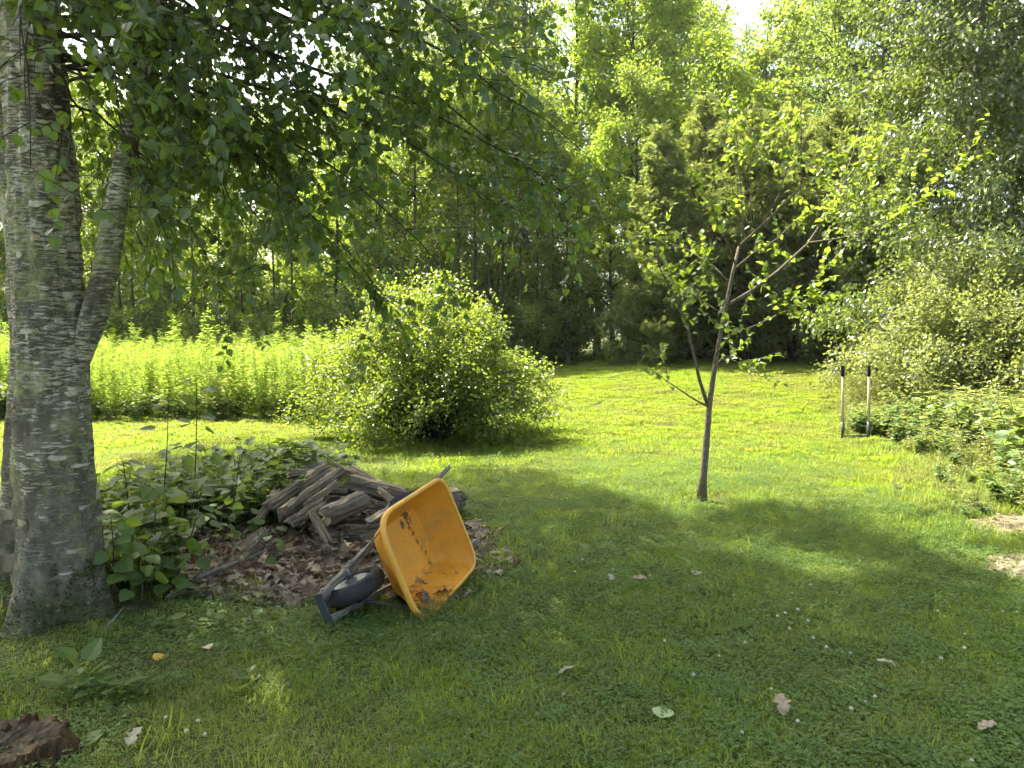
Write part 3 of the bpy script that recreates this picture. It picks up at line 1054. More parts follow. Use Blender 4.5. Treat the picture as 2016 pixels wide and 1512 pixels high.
put_shrub('round_shrub', gen_shrub(40, 200, 2.1, 2.08, 78000, .050, 'l_shrub', vis=.008, bend=1.5, skirt=True, flat_=3.6), (-1.28, 11.5), 'wide round backlit shrub with drooping twigs on the lawn')
fors = gen_shrub(41, 95, 2.4, 2.75, 34000, .066, 'l_fors', barkm='bark_grey', vis=.008, spread=.09, bend=1.5)
put_shrub('pale_shrub', fors, (7.9, 13.2), 'pale loose shrub with bare twigs behind the garden fork')
put_shrub('pale_shrub', fors, (9.3, 11.9), 'pale shrub cut by the right edge behind the weeds', rz=2.0, sc=1.0)


# ------------------------------------------------------------------ weedy bed on the right
weed_src = [weed(400, .5, 6, 15, .10), weed(401, .42, 7, 13, .09, 'broad'), weed(402, .55, 5, 18, .09, 'lance', 'l_weed2'),
            weed(403, .35, 6, 12, .06, 'diamond', 'l_weed2'),
            blades(45, .12, .15, .42, .0035, .9, 404).mesh('tall_grass', M['l_weed2']), blades(60, .14, .10, .28, .003, .9, 405).mesh('tall_grass', M['grass'])]
wp = grid_pts(3.4, 13, 5.2, 21, 44)
wp = wp[in_view(wp, .08)]
wd = wp[:, 0] - bed_edge(wp[:, 1]) + .35 * n2(wp[:, 0], wp[:, 1], 1.1, 71)
wp, wd = wp[wd > 0], wd[wd > 0]
kp = (rng.uniform(0, 1, len(wp)) < 1 - path_amount(wp[:, 0], wp[:, 1])) & ~((np.abs(wp[:, 0] / wp[:, 1] - .452) < .05) & (wp[:, 1] > 8.0) & (wp[:, 1] < 11.4) & (rng.uniform(0, 1, len(wp)) < .95))
wp, wd = wp[kp], wd[kp]
zone = n2(wp[:, 0], wp[:, 1], .9, 72)
green = (wd > .6 + .5 * zone + rng.normal(0, .3, len(wp))) & (wp[:, 1] < 13)
pick = np.where(green & (rng.uniform(0, 1, len(wp)) < .8), rng.integers(0, 3, len(wp)), np.where(zone > 0, rng.integers(3, 6, len(wp)), rng.integers(2, 6, len(wp))))
scatter('weeds', np.stack([wp[:, 0], wp[:, 1], hz(wp[:, 0], wp[:, 1])], -1), weed_src, pick,
        (.38 + .85 * sstep(0, 1.9, wd)) * rng.uniform(.6, 1.35, len(wp)), 'tangled weeds and long grass in the bed on the right', 'weeds', .12)


# ------------------------------------------------------------------ big birch in the foreground
def noisy_trunk(c, rad, sides=56, seed=0, amp=.012, flare=0.0, sub=8):
    """trunk surface with rings every few centimetres, relief and root flare"""
    c = np.asarray(c, float)
    n = (len(c) - 1) * sub + 1
    tt = np.linspace(0, len(c) - 1, n)
    P = np.stack([np.interp(tt, np.arange(len(c)), c[:, k]) for k in range(3)], 1)
    for _ in range(3):
        P[1:-1] = (P[:-2] + 2 * P[1:-1] + P[2:]) / 4
    Rr = np.interp(tt, np.arange(len(c)), rad)
    a = np.arange(sides) * 2 * math.pi / sides
    ca, sa = np.cos(a), np.sin(a)
    V = np.zeros((n, sides, 3))
    h = P[:, 2] - P[0, 2]
    fl = flare * np.exp(-h / .24)[:, None] * (0.55 + 0.6 * np.cos(3 * a + 0.6 + seed)[None] + .35 * np.cos(5 * a + 2)[None])
    q = np.stack([ca[None] * 2.2 + 0 * h[:, None], sa[None] * 2.2 + 0 * h[:, None], h[:, None] * 3 + 0 * a[None]], -1)
    rr = Rr[:, None] * (1 + .05 * vnoise(q * .6, seed)) + amp * fbm(q * 2.2, seed + 3, 4) + fl
    V[..., 0] = P[:, None, 0] + rr * ca
    V[..., 1] = P[:, None, 1] + rr * sa
    V[..., 2] = P[:, None, 2]
    i, j = np.meshgrid(np.arange(n - 1), np.arange(sides), indexing='ij')
    j2 = (j + 1) % sides
    F = np.stack([i * sides + j, i * sides + j2, (i + 1) * sides + j2, (i + 1) * sides + j], -1).reshape(-1, 4)
    return V.reshape(-1, 3), F


BD = 4.05                                             # distance of the trunk
BB = px(118, 1240, BD)
BB[2] = float(hz(BB[0], BB[1])) - .06
birch = empty('birch_tree', BB, 'large foreground birch with pale peeling bark and drooping leafy branches', 'tree')
prof = [(118, 1290, 118), (118, 1200, 96), (116, 1080, 86), (108, 920, 81), (104, 760, 76), (98, 600, 73), (88, 430, 70), (78, 250, 66), (64, 80, 62), (50, -100, 58), (20, -400, 52), (-30, -800, 44),
        (-60, -1300, 32), (-40, -1900, 20)]
tc = np.array([px(x, y, BD) for x, y, w in prof]) - BB
tr = np.array([.83 * w * BD / FPX for x, y, w in prof])
V, F = noisy_trunk(tc, tr, 96, 5, .018, .25, 16)
VT = V.reshape(-1, 96, 3)
trunk = MB().add(V, F).build('trunk', M['birch'], birch, True)
# second stem, forking to the right
sp = [(150, 740, 15, 4.05), (180, 640, 25, 4.03), (206, 545, 23, 4.02), (224, 430, 21, 4.02), (241, 330, 19, 4.02), (262, 240, 17, 4.04), (294, 100, 15, 4.1), (330, -120, 18, 4.2), (360, -420, 15, 4.4), (370, -900, 10, 4.6)]
V, F = noisy_trunk([px(x, y, d) - BB for x, y, w, d in sp], [w * d / FPX for x, y, w, d in sp], 36, 9, .006, 0, 10)
MB().add(V, F).build('stem', M['birch'], birch, True)
# older stem behind on the left
sp = [(8, 1250, 44, 4.5), (22, 1120, 34, 4.5), (36, 980, 30, 4.5), (44, 840, 28, 4.5), (52, 700, 26, 4.5), (40, 480, 24, 4.6), (0, 200, 22, 4.7), (-70, -200, 18, 4.9), (-120, -700, 12, 5.1)]
V, F = noisy_trunk([px(x, y, d) - BB for x, y, w, d in sp], [w * d / FPX for x, y, w, d in sp], 32, 13, .012, .03, 8)
MB().add(V, F).build('stem', M['birch'], birch, True)
# curls of loose bark on the left and right rim of the trunk
bark_in = plain('bark_inside', (0.36, 0.29, 0.21), .8, var=.3, scale=20)
for k, (x, y, w, h, cu) in enumerate(((40, 1105, .05, .10, 1.2), (36, 960, .03, .07, .9), (192, 965, .03, .08, -1.0), (46, 1045, .06, .09, 1.4), (30, 1010, .05, .05, 1.0), (34, 1180, .04, .07, 1.1), (120, 935, .08, .012, .5))):
    u = np.linspace(0, 1, 6)
    p0 = px(x, y, BD - .05 - (.18 if k == 6 else 0)) - BB
    cur = np.stack([(-np.sin(u * cu * 1.5) * w * (1 if cu > 0 else -1)) * (1 if cu > 0 else -1), -.02 - (1 - np.cos(u * cu * 1.5)) * w, 0 * u], 1)
    V = np.concatenate([p0 + cur + np.array([0, 0, -h / 2]) + rng.normal(0, .004, (6, 3)), p0 + cur + np.array([0, 0, h / 2]) + rng.normal(0, .004, (6, 3))])
    MB().add(V, np.array([[i, i + 1, i + 7, i + 6] for i in range(5)])).build('bark_curl', bark_in, birch, True)

# thin peeling strips of bark on the side of the trunk
pale_peel = plain('pale_peel', (0.46, 0.41, 0.33), .75, var=.3, scale=30)
pr_ = np.random.default_rng(19)
zz = VT[:, 0, 2]
for k in range(70):
    i = int(np.searchsorted(zz, pr_.uniform(.25, 3.2)))
    j = int((math.radians(-59) + pr_.normal(0, .75)) / (2 * math.pi) * 96) % 96
    wn_, hh_ = int(pr_.integers(4, 11)), pr_.uniform(.006, .028)
    cols = [(j + q) % 96 for q in range(wn_)]
    c0 = VT[i, :, :].mean(0)
    rowA, rowB = [], []
    for q, jj in enumerate(cols):
        p = VT[i, jj]
        n_ = nrm((p - c0) * np.array([1, 1, 0]))
        u = q / (wn_ - 1)
        rowA.append(p + n_ * (.003 + .004 * u) + np.array([0, 0, -hh_ * (.3 + .7 * math.sin(3.14 * min(u + .15, 1)))]))
        rowB.append(p + n_ * (.003 + .022 * u * u * pr_.uniform(.6, 1.2)) + np.array([0, 0, hh_ * .3 + pr_.normal(0, .002)]))
    MB().add(np.array(rowA + rowB), [[q, q + 1, wn_ + q + 1, wn_ + q] for q in range(wn_ - 1)]).build('bark_strip', pale_peel if k % 3 else bark_in, birch, True)
# moss cushions on the root flare
low = VT[(zz > .0) & (zz < .55)].reshape(-1, 3)
low = low[pr_.integers(0, len(low), 9000)] + pr_.normal(0, .006, (9000, 3))
ang = np.arctan2(low[:, 1], low[:, 0])
mk = fbm(np.stack([np.cos(ang) * 2.5, np.sin(ang) * 2.5, low[:, 2] * 5], -1), 77, 3) - (low[:, 2] - .24) * 3.0 > .0
low = low[mk]
mo = MB()
add_leaves(mo, 'lance', low, nrm(nrm(low * np.array([1, 1, 0])) + np.array([0, 0, .7]) + pr_.normal(0, .5, low.shape)), pr_.normal(0, 1, low.shape), pr_.uniform(.012, .026, len(low)))
mo.build('moss', M['moss'], birch)['kind'] = 'stuff'

# branches that hang into view: (end x, end y, distance, height of the start on the trunk)
ends = [(260, 330, 3.6), (330, 470, 3.9), (430, 560, 4.6), (520, 520, 4.2), (600, 430, 3.8), (700, 540, 4.6), (760, 590, 4.4), (880, 540, 4.2), (850, 430, 5.0), (960, 400, 4.4),
        (1080, 380, 4.8), (1140, 400, 4.6), (1150, 300, 4.2), (1050, 210, 4.6), (980, 110, 4.0), (1040, 30, 4.4), (900, 60, 3.6), (780, 180, 3.8), (660, 260, 3.5), (520, 260, 4.4),
        (430, 150, 3.4), (560, 90, 3.8), (700, 40, 3.4), (330, 60, 3.3), (230, 170, 3.4), (60, 330, 3.2), (150, 430, 3.3), (40, 130, 3.1), (120, 40, 3.1), (420, 380, 5.2), (560, 340, 5.4),
        (250, 520, 5.2), (640, 380, 5.6), (340, 280, 5.4), (480, 20, 4.6), (850, 250, 5.4), (740, 340, 4.2), (930, 290, 5.2), (300, 560, 5.8), (480, 470, 6.0), (600, 560, 5.6), (210, 60, 4.4), (620, 170, 4.8), (800, 90, 4.8), (380, 240, 4.0), (50, 210, 3.6)]
wood = MB()
LP, LA, LN = [], [], []
br = np.random.default_rng(77)
for k, (x, y, d) in enumerate(ends):
    e = px(x, y, d) - BB
    zs = min(e[2] + br.uniform(.35, 1.3) + .1 * np.hypot(e[0], e[1]), 7.0)
    zs = max(zs, 2.6)
    s0 = np.array([np.interp(zs, tc[:, 2], tc[:, 0]), np.interp(zs, tc[:, 2], tc[:, 1]), zs])
    c1 = s0 + (e - s0) * .35 + np.array([0, 0, .45])
    c2 = s0 + (e - s0) * .75 + np.array([0, 0, .35])
    t = np.linspace(0, 1, 12)[:, None]
    c = (1 - t) ** 3 * s0 + 3 * (1 - t) ** 2 * t * c1 + 3 * (1 - t) * t * t * c2 + t ** 3 * e + br.normal(0, .02, (12, 3)) * np.sin(t * 3.1)
    L = np.linalg.norm(e - s0)
    wood.tube(c, np.linspace(.004 + .0042 * L, .002, 12), 5, False)
    nt_ = int(11 + 7 * L)
    for q in range(nt_):
        s = br.uniform(.30, 1.0) if q else 1.0
        p = interp(c, s)
        dd = nrm(nrm(c[-1] - c[4]) * .6 + br.normal(0, .6, 3) + np.array([0, 0, -.18]))
        tw = curve_pts(p, dd, br.uniform(.25, .7), 6, -.3, .14, br)
        tq = tw[-1] + BB - np.array([0, 0, EYE])
        tz = tq[1] * CT - tq[2] * ST
        tx_, ty_ = 1008 + FPX * tq[0] / tz, 756 - FPX * (tq[1] * ST + tq[2] * CT) / tz
        if tz < BD + .1 and ty_ > 40 and (tx_ < 185 or (ty_ > 220 and tx_ < 275)) and br.uniform() < .82:
            continue                                  # few twigs hang in front of the trunk
        wood.tube(tw, np.linspace(.0028, .0013, 6), 3, False)
        nl = br.integers(11, 20)
        ss = np.linspace(.08, 1, nl)
        for w, z in enumerate(ss):
            b = interp(tw, z)
            side = nrm(np.cross(dd, [0, 0, 1])) * (1 if w % 2 else -1)
            ax = nrm(side * .6 + dd * .4 + np.array([0, 0, -.45]) + br.normal(0, .42, 3))
            LP.append(b + ax * .012)
            LA.append(ax)
            LN.append(nrm(br.normal(0, .6, 3) + np.array([0, -.25, .75])))
LP, LA, LN = np.array(LP), np.array(LA), np.array(LN)
q = LP + BB - np.array([0, 0, EYE])
zc = q[:, 1] * CT - q[:, 2] * ST
lx, ly = 1008 + FPX * q[:, 0] / zc, 756 - FPX * (q[:, 1] * ST + q[:, 2] * CT) / zc
front = zc < BD + .1
keep = np.where(front & (lx < 175) & (ly > 60), .45, np.where(front & (np.abs(lx - np.interp(ly, [240, 640], [250, 180])) < 60) & (ly > 230), .35, .85))
keep = np.where(((lx - 560) / 190) ** 2 + ((ly - 150) / 90) ** 2 < 1, .62, keep)
keep = br.uniform(0, 1, len(LP)) < keep
LP, LA, LN = LP[keep], LA[keep], LN[keep]
LS = br.uniform(.040, .068, len(LP))
wood.build('branches', M['twig'], birch, True)['kind'] = 'stuff'
# the leaves nearest to the camera are parts of their own, the rest one crown
W = LP + BB
inside = (W[:, 1] > 1) & (np.abs(W[:, 0] / W[:, 1]) < .66)
q = W - np.array([0, 0, EYE])
zc = q[:, 1] * CT - q[:, 2] * ST
yy = 756 - FPX * (q[:, 1] * ST + q[:, 2] * CT) / zc
inside &= (yy > 8) & (yy < 1400)
order = np.argsort(np.where(inside, W[:, 1], 99))[:300]
rest = np.setdiff1d(np.arange(len(LP)), order)
T_, F_ = leaf_template('ovate')
leaf_src = []
for k in range(3):
    mb = MB()
    T2 = T_ * np.array([1 + .08 * k, 1, .6 + .5 * k])
    mb.add(T2, F_)
    leaf_src.append(mb.mesh('leaf', M['l_birch']))


def leaf_objects(src, P_, A_, N_, S_, parent, name='leaf'):
    R = frames(A_, N_)
    for k in range(len(P_)):
        m = Matrix([[*(R[k][i] * S_[k]), P_[k][i]] for i in range(3)] + [[0, 0, 0, 1]])
        link(name, src[k % len(src)], parent, m)


leaf_objects(leaf_src, LP[order], LA[order], LN[order], LS[order], birch)
cr = MB()
add_leaves(cr, 'ovate', LP[rest], LA[rest], LN[rest], LS[rest])
# unseen leaf clusters shaped to cast the foreground shade: birch crown and added tree
edge_px = [(-300, 905), (150, 880), (330, 872), (480, 850), (600, 872), (700, 905), (760, 930), (860, 940), (930, 922), (1010, 928), (1121, 943), (1188, 974), (1260, 990), (1310, 1010), (1372, 1062), (1393, 1003),
           (1454, 996), (1564, 1001), (1675, 1029), (1730, 1051), (1841, 1090), (1980, 1140), (2100, 1200), (2500, 1330)]
ex, ey = np.array([p[0] for p in edge_px], float), np.array([p[1] for p in edge_px], float)
hr = np.random.default_rng(78)
gx, gy = hr.uniform(-4.5, 4.5, 9000), hr.uniform(1.2, 12, 9000)
zc = gy * CT + EYE * ST
gpx, gpy = 1008 + FPX * gx / zc, 756 + FPX * (EYE * CT - gy * ST) / zc
inside = gpy > np.interp(gpx, ex, ey) + 6
for cx, cy, r_ in ((660, 1420, 55), (850, 1500, 45), (930, 1470, 40), (893, 1385, 22), (640, 1500, 30), (1650, 1125, 70), (1560, 1105, 40), (1290, 1500, 25), (1450, 1060, 25)):
    inside &= ~(((gpx - cx) / r_) ** 2 + ((gpy - cy) / (r_ * .55)) ** 2 < 1)
inside |= (hr.uniform(0, 1, 9000) < .35) & (gpx < 640) & (gpy > 842) & (gpy < 905)
inside &= ~((hr.uniform(0, 1, 9000) < .5) & (gpx > 560) & (gpx < 900) & (gpy < 965))
gx, gy = gx[inside], gy[inside]
hh = hr.uniform(5.6, 10.5, len(gx))
cl3 = np.stack([gx, gy, 0 * gx], -1) + hh[:, None] * np.array(SV / SV.z)[None]
# nothing of it low enough to hang into the picture
ok = cl3[:, 2] > 1.6 + .47 * np.maximum(cl3[:, 1], 1) + .5
cl3 = cl3[ok]
ax_xy = np.stack([np.interp(cl3[:, 2], tc[:, 2], tc[:, 0]), np.interp(cl3[:, 2], tc[:, 2], tc[:, 1])], -1) + BB[:2]
own = np.hypot(*(cl3[:, :2] - ax_xy).T) < 5.2
SB = np.array([-8.6, 9.8, 0.0])
shade = empty('added_shade_tree', SB, 'unseen tree added left of the frame to shade the foreground', 'tree')  # added off frame; carries the shading clusters beyond the birch's reach
shade_w = MB().tube(np.array([[0, 0, -.1], [.1, 0, 2.5], [.25, .1, 5], [.3, .1, 8], [.4, .2, 11]]), [.26, .2, .17, .12, .05], 14)


def cluster_leaves(c, nl, spread, org):
    m = len(c) * nl
    p = np.repeat(c, nl, 0) + hr.normal(0, spread, (m, 3)) - org
    mbx = MB()
    add_leaves(mbx, 'diamond', p, nrm(hr.normal(0, .6, (m, 3)) + np.array([0, 0, -.5])), nrm(hr.normal(0, .5, (m, 3)) + np.array([0, 0, .8])), hr.uniform(.08, .115, m))
    return mbx


hi_w = MB()
cand = cl3[own] - BB
for e in cand[hr.permutation(len(cand))[:150]]:
    zs = max(2.8, min(e[2] - hr.uniform(.2, 1.6), 10.5))
    s0 = np.array([np.interp(zs, tc[:, 2], tc[:, 0]), np.interp(zs, tc[:, 2], tc[:, 1]), zs])
    t = np.linspace(0, 1, 7)[:, None]
    hi_w.tube(s0 + (e - s0) * t + np.array([0, 0, .35]) * np.sin(t * 3.14), np.linspace(.028, .005, 7), 4, False)
cand = cl3[~own] - SB
for e in cand[hr.permutation(len(cand))[:110]]:
    zs = max(3.0, min(e[2] - hr.uniform(.2, 1.6), 10.5))
    s0 = np.array([.3, .1, zs])
    t = np.linspace(0, 1, 7)[:, None]
    shade_w.tube(s0 + (e - s0) * t + np.array([0, 0, .35]) * np.sin(t * 3.14), np.linspace(.035, .005, 7), 4, False)
hc = cluster_leaves(cl3[own], 17, .11, BB)
cb = cr.build('crown', M['l_birch'], birch)
cb['kind'] = 'stuff'
hc.build('upper_crown', M['l_birch'], birch)['kind'] = 'stuff'
hi_w.build('upper_limbs', M['twig'], birch, True)['kind'] = 'stuff'
shade_w.build('trunk', M['bark_dark'], shade, True)
cluster_leaves(cl3[~own], 17, .11, SB).build('crown', M['l_dark'], shade)['kind'] = 'stuff'


# ------------------------------------------------------------------ young tree on the lawn
SD = gp(1380, 985)
sapling = empty('sapling_tree', SD, 'young thin forked tree with bright heart shaped leaves on the lawn', 'tree')


def spx(pts):
    return np.array([px(x, y, SD[1] + dz) - SD for x, y, dz in pts])


sr = np.random.default_rng(91)
trunk_pts = spx([(1380, 992, 0), (1384, 940, 0), (1390, 880, .0), (1396, 800, .02), (1406, 730, .03), (1418, 660, .04), (1430, 600, .04), (1442, 540, .05), (1455, 485, .06)])
tm = MB().tube(trunk_pts, np.array([11, 7.2, 6.4, 5.8, 5.0, 4.3, 3.8, 3.4, 2.9]) * SD[1] / FPX, 12, True, 0, .05, 3)
tm.build('trunk', M['bark_sapling'], sapling, True)
limbs = [  # (points, radius px at start)
    ([(1394, 800, .02), (1378, 750, -.05), (1366, 700, -.12), (1352, 640, -.2), (1330, 585, -.3), (1300, 530, -.4), (1290, 470, -.5)], 5),
    ([(1392, 800, 0), (1365, 785, -.1), (1335, 765, -.2), (1310, 748, -.25), (1296, 738, -.3)], 2.6),
    ([(1345, 620, -.2), (1365, 590, -.3), (1385, 570, -.4), (1400, 540, -.5)], 2.2),
    ([(1434, 600, .04), (1475, 575, .1), (1530, 535, .2), (1590, 480, .3), (1630, 420, .4), (1665, 355, .5), (1700, 310, .5), (1735, 270, .5)], 4.6),
    ([(1590, 478, .3), (1650, 470, .2), (1700, 458, .1), (1760, 430, 0), (1810, 395, -.1), (1860, 350, -.1), (1882, 328, -.1)], 2.8),
    ([(1610, 445, .35), (1650, 380, .6), (1680, 300, .8), (1695, 230, .9)], 2.2),
    ([(1458, 482, .06), (1510, 435, -.1), (1560, 385, -.2), (1600, 350, -.3), (1640, 330, -.3)], 3.6),
    ([(1500, 445, -.05), (1530, 390, -.1), (1552, 325, -.2), (1566, 285, -.2)], 2.0),
    ([(1578, 362, -.2), (1578, 300, -.2), (1577, 230, -.2), (1578, 190, -.2)], 2.0),
    ([(1464, 482, .06), (1460, 400, .1), (1455, 320, .1), (1448, 250, .1), (1440, 205, .1)], 2.2),
    ([(1478, 462, .0), (1478, 380, 0), (1477, 300, 0), (1476, 240, 0)], 1.8),
    ([(1408, 700, .03), (1440, 660, -.2), (1490, 640, -.4), (1540, 615, -.5), (1600, 592, -.6), (1614, 582, -.6)], 2.8),
    ([(1405, 725, .03), (1425, 700, .3), (1455, 715, .4), (1480, 740, .5)], 1.8),
    ([(1440, 560, .05), (1400, 520, .3), (1350, 490, .5), (1290, 470, .6), (1240, 480, .7)], 3.0),
    ([(1448, 520, .05), (1420, 450, -.3), (1400, 400, -.5), (1370, 370, -.6)], 2.6),
    ([(1425, 620, .05), (1380, 590, .3), (1330, 560, .5), (1270, 555, .6)], 2.4),
    ([(1445, 530, .05), (1480, 500, .4), (1530, 470, .7), (1580, 420, .9)], 2.6),
    ([(1620, 430, .4), (1680, 400, .5), (1740, 380, .5), (1790, 330, .5)], 2.0),
]
SLP, SLA = [], []
leafy = [(.45, 26), (.6, 9), (.4, 8), (.42, 34), (.25, 40), (.35, 20), (.35, 28), (.45, 16), (.55, 14), (.5, 22), (.45, 18), (.12, 46), (.3, 20), (.3, 30), (.25, 24), (.3, 24), (.3, 24), (.3, 24)]
for (pl, r0), (s0, nl) in zip(limbs, leafy):
    c = spx(pl)
    mb = MB().tube(c, np.linspace(r0 * .78, max(.6, r0 * .24), len(c)) * SD[1] / FPX, 7, True, 0, .05, 5)
    limb = mb.build('limb', M['bark_sapling'], sapling, True)
    for k in range(max(3, nl // 3)):
        s = sr.uniform(s0, 1)
        p = interp(c, s)
        tw = curve_pts(p, nrm(nrm(c[-1] - c[0]) * .5 + sr.normal(0, .6, 3) + np.array([0, 0, .15])), sr.uniform(.2, .6), 5, .1, .12, sr)
        MB().tube(tw, np.linspace(.0035, .0015, 5), 4, False).build('twig', M['bark_sapling'], limb, True)
        m = sr.integers(9, 16)
        for z in np.linspace(.15, 1, m):
            SLP.append(interp(tw, z))
            SLA.append(nrm(sr.normal(0, .6, 3) + nrm(tw[-1] - tw[0]) * .5 + np.array([.25, 0, -.25])))
    for z in np.linspace(s0, 1, nl // 2):
        SLP.append(interp(c, z) + sr.normal(0, .02, 3))
        SLA.append(nrm(sr.normal(0, .6, 3) + np.array([0, 0, -.2])))
SLP, SLA = np.array(SLP), np.array(SLA)
SLN = nrm(sr.normal(0, .4, (len(SLP), 3)) + np.array([0, 0, .9]))
SLS = sr.uniform(.045, .075, len(SLP))
pick = np.argsort(SLP[:, 1])[:300]
rest = np.setdiff1d(np.arange(len(SLP)), pick)
T_, F_ = leaf_template('heart')
leaf_objects([MB().add(T_ * np.array([1, 1, s]), F_).mesh('leaf', M['l_sap']) for s in (.7, 1.1)], SLP[pick], SLA[pick], SLN[pick], SLS[pick], sapling)
mb = MB()
add_leaves(mb, 'heart', SLP[rest], SLA[rest], SLN[rest], SLS[rest])
mb.build('crown', M['l_sap'], sapling)['kind'] = 'stuff'


# ------------------------------------------------------------------ undergrowth beside the birch
T_, F_ = leaf_template('broad')
under_leaf = [MB().add(T_ * np.array([.92 + .12 * k, 1, .5 + .5 * k]), F_).mesh('leaf', M['l_under']) for k in range(3)]
UG = 'young broadleaf shoots beside the birch trunk'
ur = np.random.default_rng(55)
shoots = [  # base x, base y (photo), top x, top y, leaves, leaf size, label
    (365, 1120, 385, 745, 18, .105, 'tallest young shoot beside the birch, dark leaves against the bright meadow'),
    (300, 1110, 330, 790, 16, .10, 'tall young shoot just left of the tallest one beside the birch'),
    (250, 1140, 240, 905, 22, .105, 'leafy shoot closest to the right side of the birch trunk'),
    (290, 1165, 300, 960, 24, .11, 'leafy shoot with round pale leaves low beside the trunk'),
    (340, 1150, 400, 930, 22, .10, 'leafy shoot between the trunk and the dead leaves'),
    (275, 1195, 265, 1060, 20, .10, 'low shoot of round leaves at the foot of the birch'),
    (330, 1175, 350, 1080, 16, .09, 'small leafy shoot at the edge of the dead leaves'),
    (430, 1080, 470, 900, 22, .085, 'leafy shoot in front of the left end of the wood pile'),
    (400, 1100, 440, 985, 20, .085, 'bushy low shoot left of the wood pile'),
    (490, 1115, 530, 1040, 14, .07, 'small shoot rising from the dead leaves below the wood pile'),
    (470, 1060, 500, 975, 18, .08, 'leafy shoot touching the left end of the wood pile'),
    (210, 1180, 215, 1010, 16, .10, 'shoot half hidden behind the right side of the trunk'),
]
for x, y, tx, ty, nl, ls, lab in shoots:
    g = gp(x, y)
    t = empty('broadleaf_shoot', g, lab, 'shoot', UG)
    top = px(tx, ty, g[1] + ur.normal(0, .1)) - g
    c = np.array([top * s + np.array([math.sin(s * 3) * .03, 0, -.02 * (1 - s)]) for s in np.linspace(0, 1, 7)])
    sm = MB().tube(c, np.linspace(.006, .002, 7), 5)
    pp, aa = [], []
    for k in range(nl):
        s = .2 + .8 * (k + .5) / nl
        b = k * 2.4 + ur.normal(0, .4)
        dd = np.array([math.cos(b), math.sin(b), .25])
        ln = ur.uniform(.05, .20) * (1.25 - s)
        e = interp(c, s) + dd * ln
        sm.tube(np.array([interp(c, s), interp(c, s) + dd * ln * .5 + np.array([0, 0, .01]), e]), .0015, 3, False)
        pp.append(e)
        aa.append(nrm(dd + np.array([0, 0, -.45]) + ur.normal(0, .2, 3)))
    sm.build('stem', M['twig'], t, True)
    pp, aa = np.array(pp), np.array(aa)
    leaf_objects(under_leaf, pp, aa, nrm(ur.normal(0, .35, (nl, 3)) + np.array([0, -.25, .9])), ls * ur.uniform(.7, 1.2, nl), t)
# low green cover between the shoots
gc = np.stack([ur.uniform(-3.3, -1.2, 1500), ur.uniform(4.4, 8.4, 1500)], -1)
k_ = ((gc[:, 0] + 2.35) / .85) ** 2 + ((gc[:, 1] - 6.1) / 1.9) ** 2 < 1
gc = gc[k_ & (litter_amount(gc[:, 0], gc[:, 1]) < .8)]
cover_src = [weed(420, .30, 4, 9, .07, 'ovate', 'l_under'), weed(421, .22, 5, 8, .06, 'broad', 'l_under'), weed(422, .38, 3, 11, .08, 'ovate', 'l_under'),
             blades(50, .10, .15, .38, .003, .6, 423).mesh('tall_grass', M['grass'])]
scatter('ground_cover', np.stack([gc[:, 0], gc[:, 1], hz(gc[:, 0], gc[:, 1])], -1), cover_src, rng.integers(0, 4, len(gc)), rng.uniform(.7, 1.45, len(gc)),
        'low leafy plants between the birch and the wood pile', 'ground cover', .12)


# ------------------------------------------------------------------ dead leaves
def dead_leaf_mesh(seed, lobes=3, curl=.25, flat=False):
    """lobed oak-like leaf, curled, base at the origin"""
    r = np.random.default_rng(seed)
    n = 9
    t = np.linspace(0, 1, n)
    w = .05 + .30 * np.sin(np.pi * np.clip(t * .95 + .03, 0, 1)) ** .8 * (.62 + .38 * np.cos(t * lobes * 2 * np.pi + 2.6))
    w[0], w[-1] = .015, .02
    z = curl * (np.sin(t * np.pi * r.uniform(.8, 1.4)) - .2) + .025 * r.normal(0, 1, n)
    eL, eR = r.uniform(.0, .5) * (0 if flat else 1), r.uniform(.0, .5) * (0 if flat else 1)
    mid = np.stack([.05 * np.sin(t * 3), t, z], 1)
    L = mid + np.stack([-w, 0 * t + .06, eL * w + .03 * r.normal(0, 1, n)], 1)
    R = mid + np.stack([w, 0 * t + .06, eR * w + .03 * r.normal(0, 1, n)], 1)
    V = np.concatenate([mid, L, R])
    F = []
    for k in range(n - 1):
        F += [[k, k + 1, n + k + 1, n + k], [k, 2 * n + k, 2 * n + k + 1, k + 1]]
    return MB().add(V, F)


dead_src = [dead_leaf_mesh(500 + k, 3 if k % 2 else 2.4, .06 + .03 * k).mesh('leaf', M['dead']) for k in range(6)]
dr = np.random.default_rng(66)


def litter_points(n, amount, x0, x1, y0, y1):
    p = np.stack([dr.uniform(x0, x1, n), dr.uniform(y0, y1, n)], -1)
    return p[dr.uniform(0, 1, n) < amount(p[:, 0], p[:, 1])]


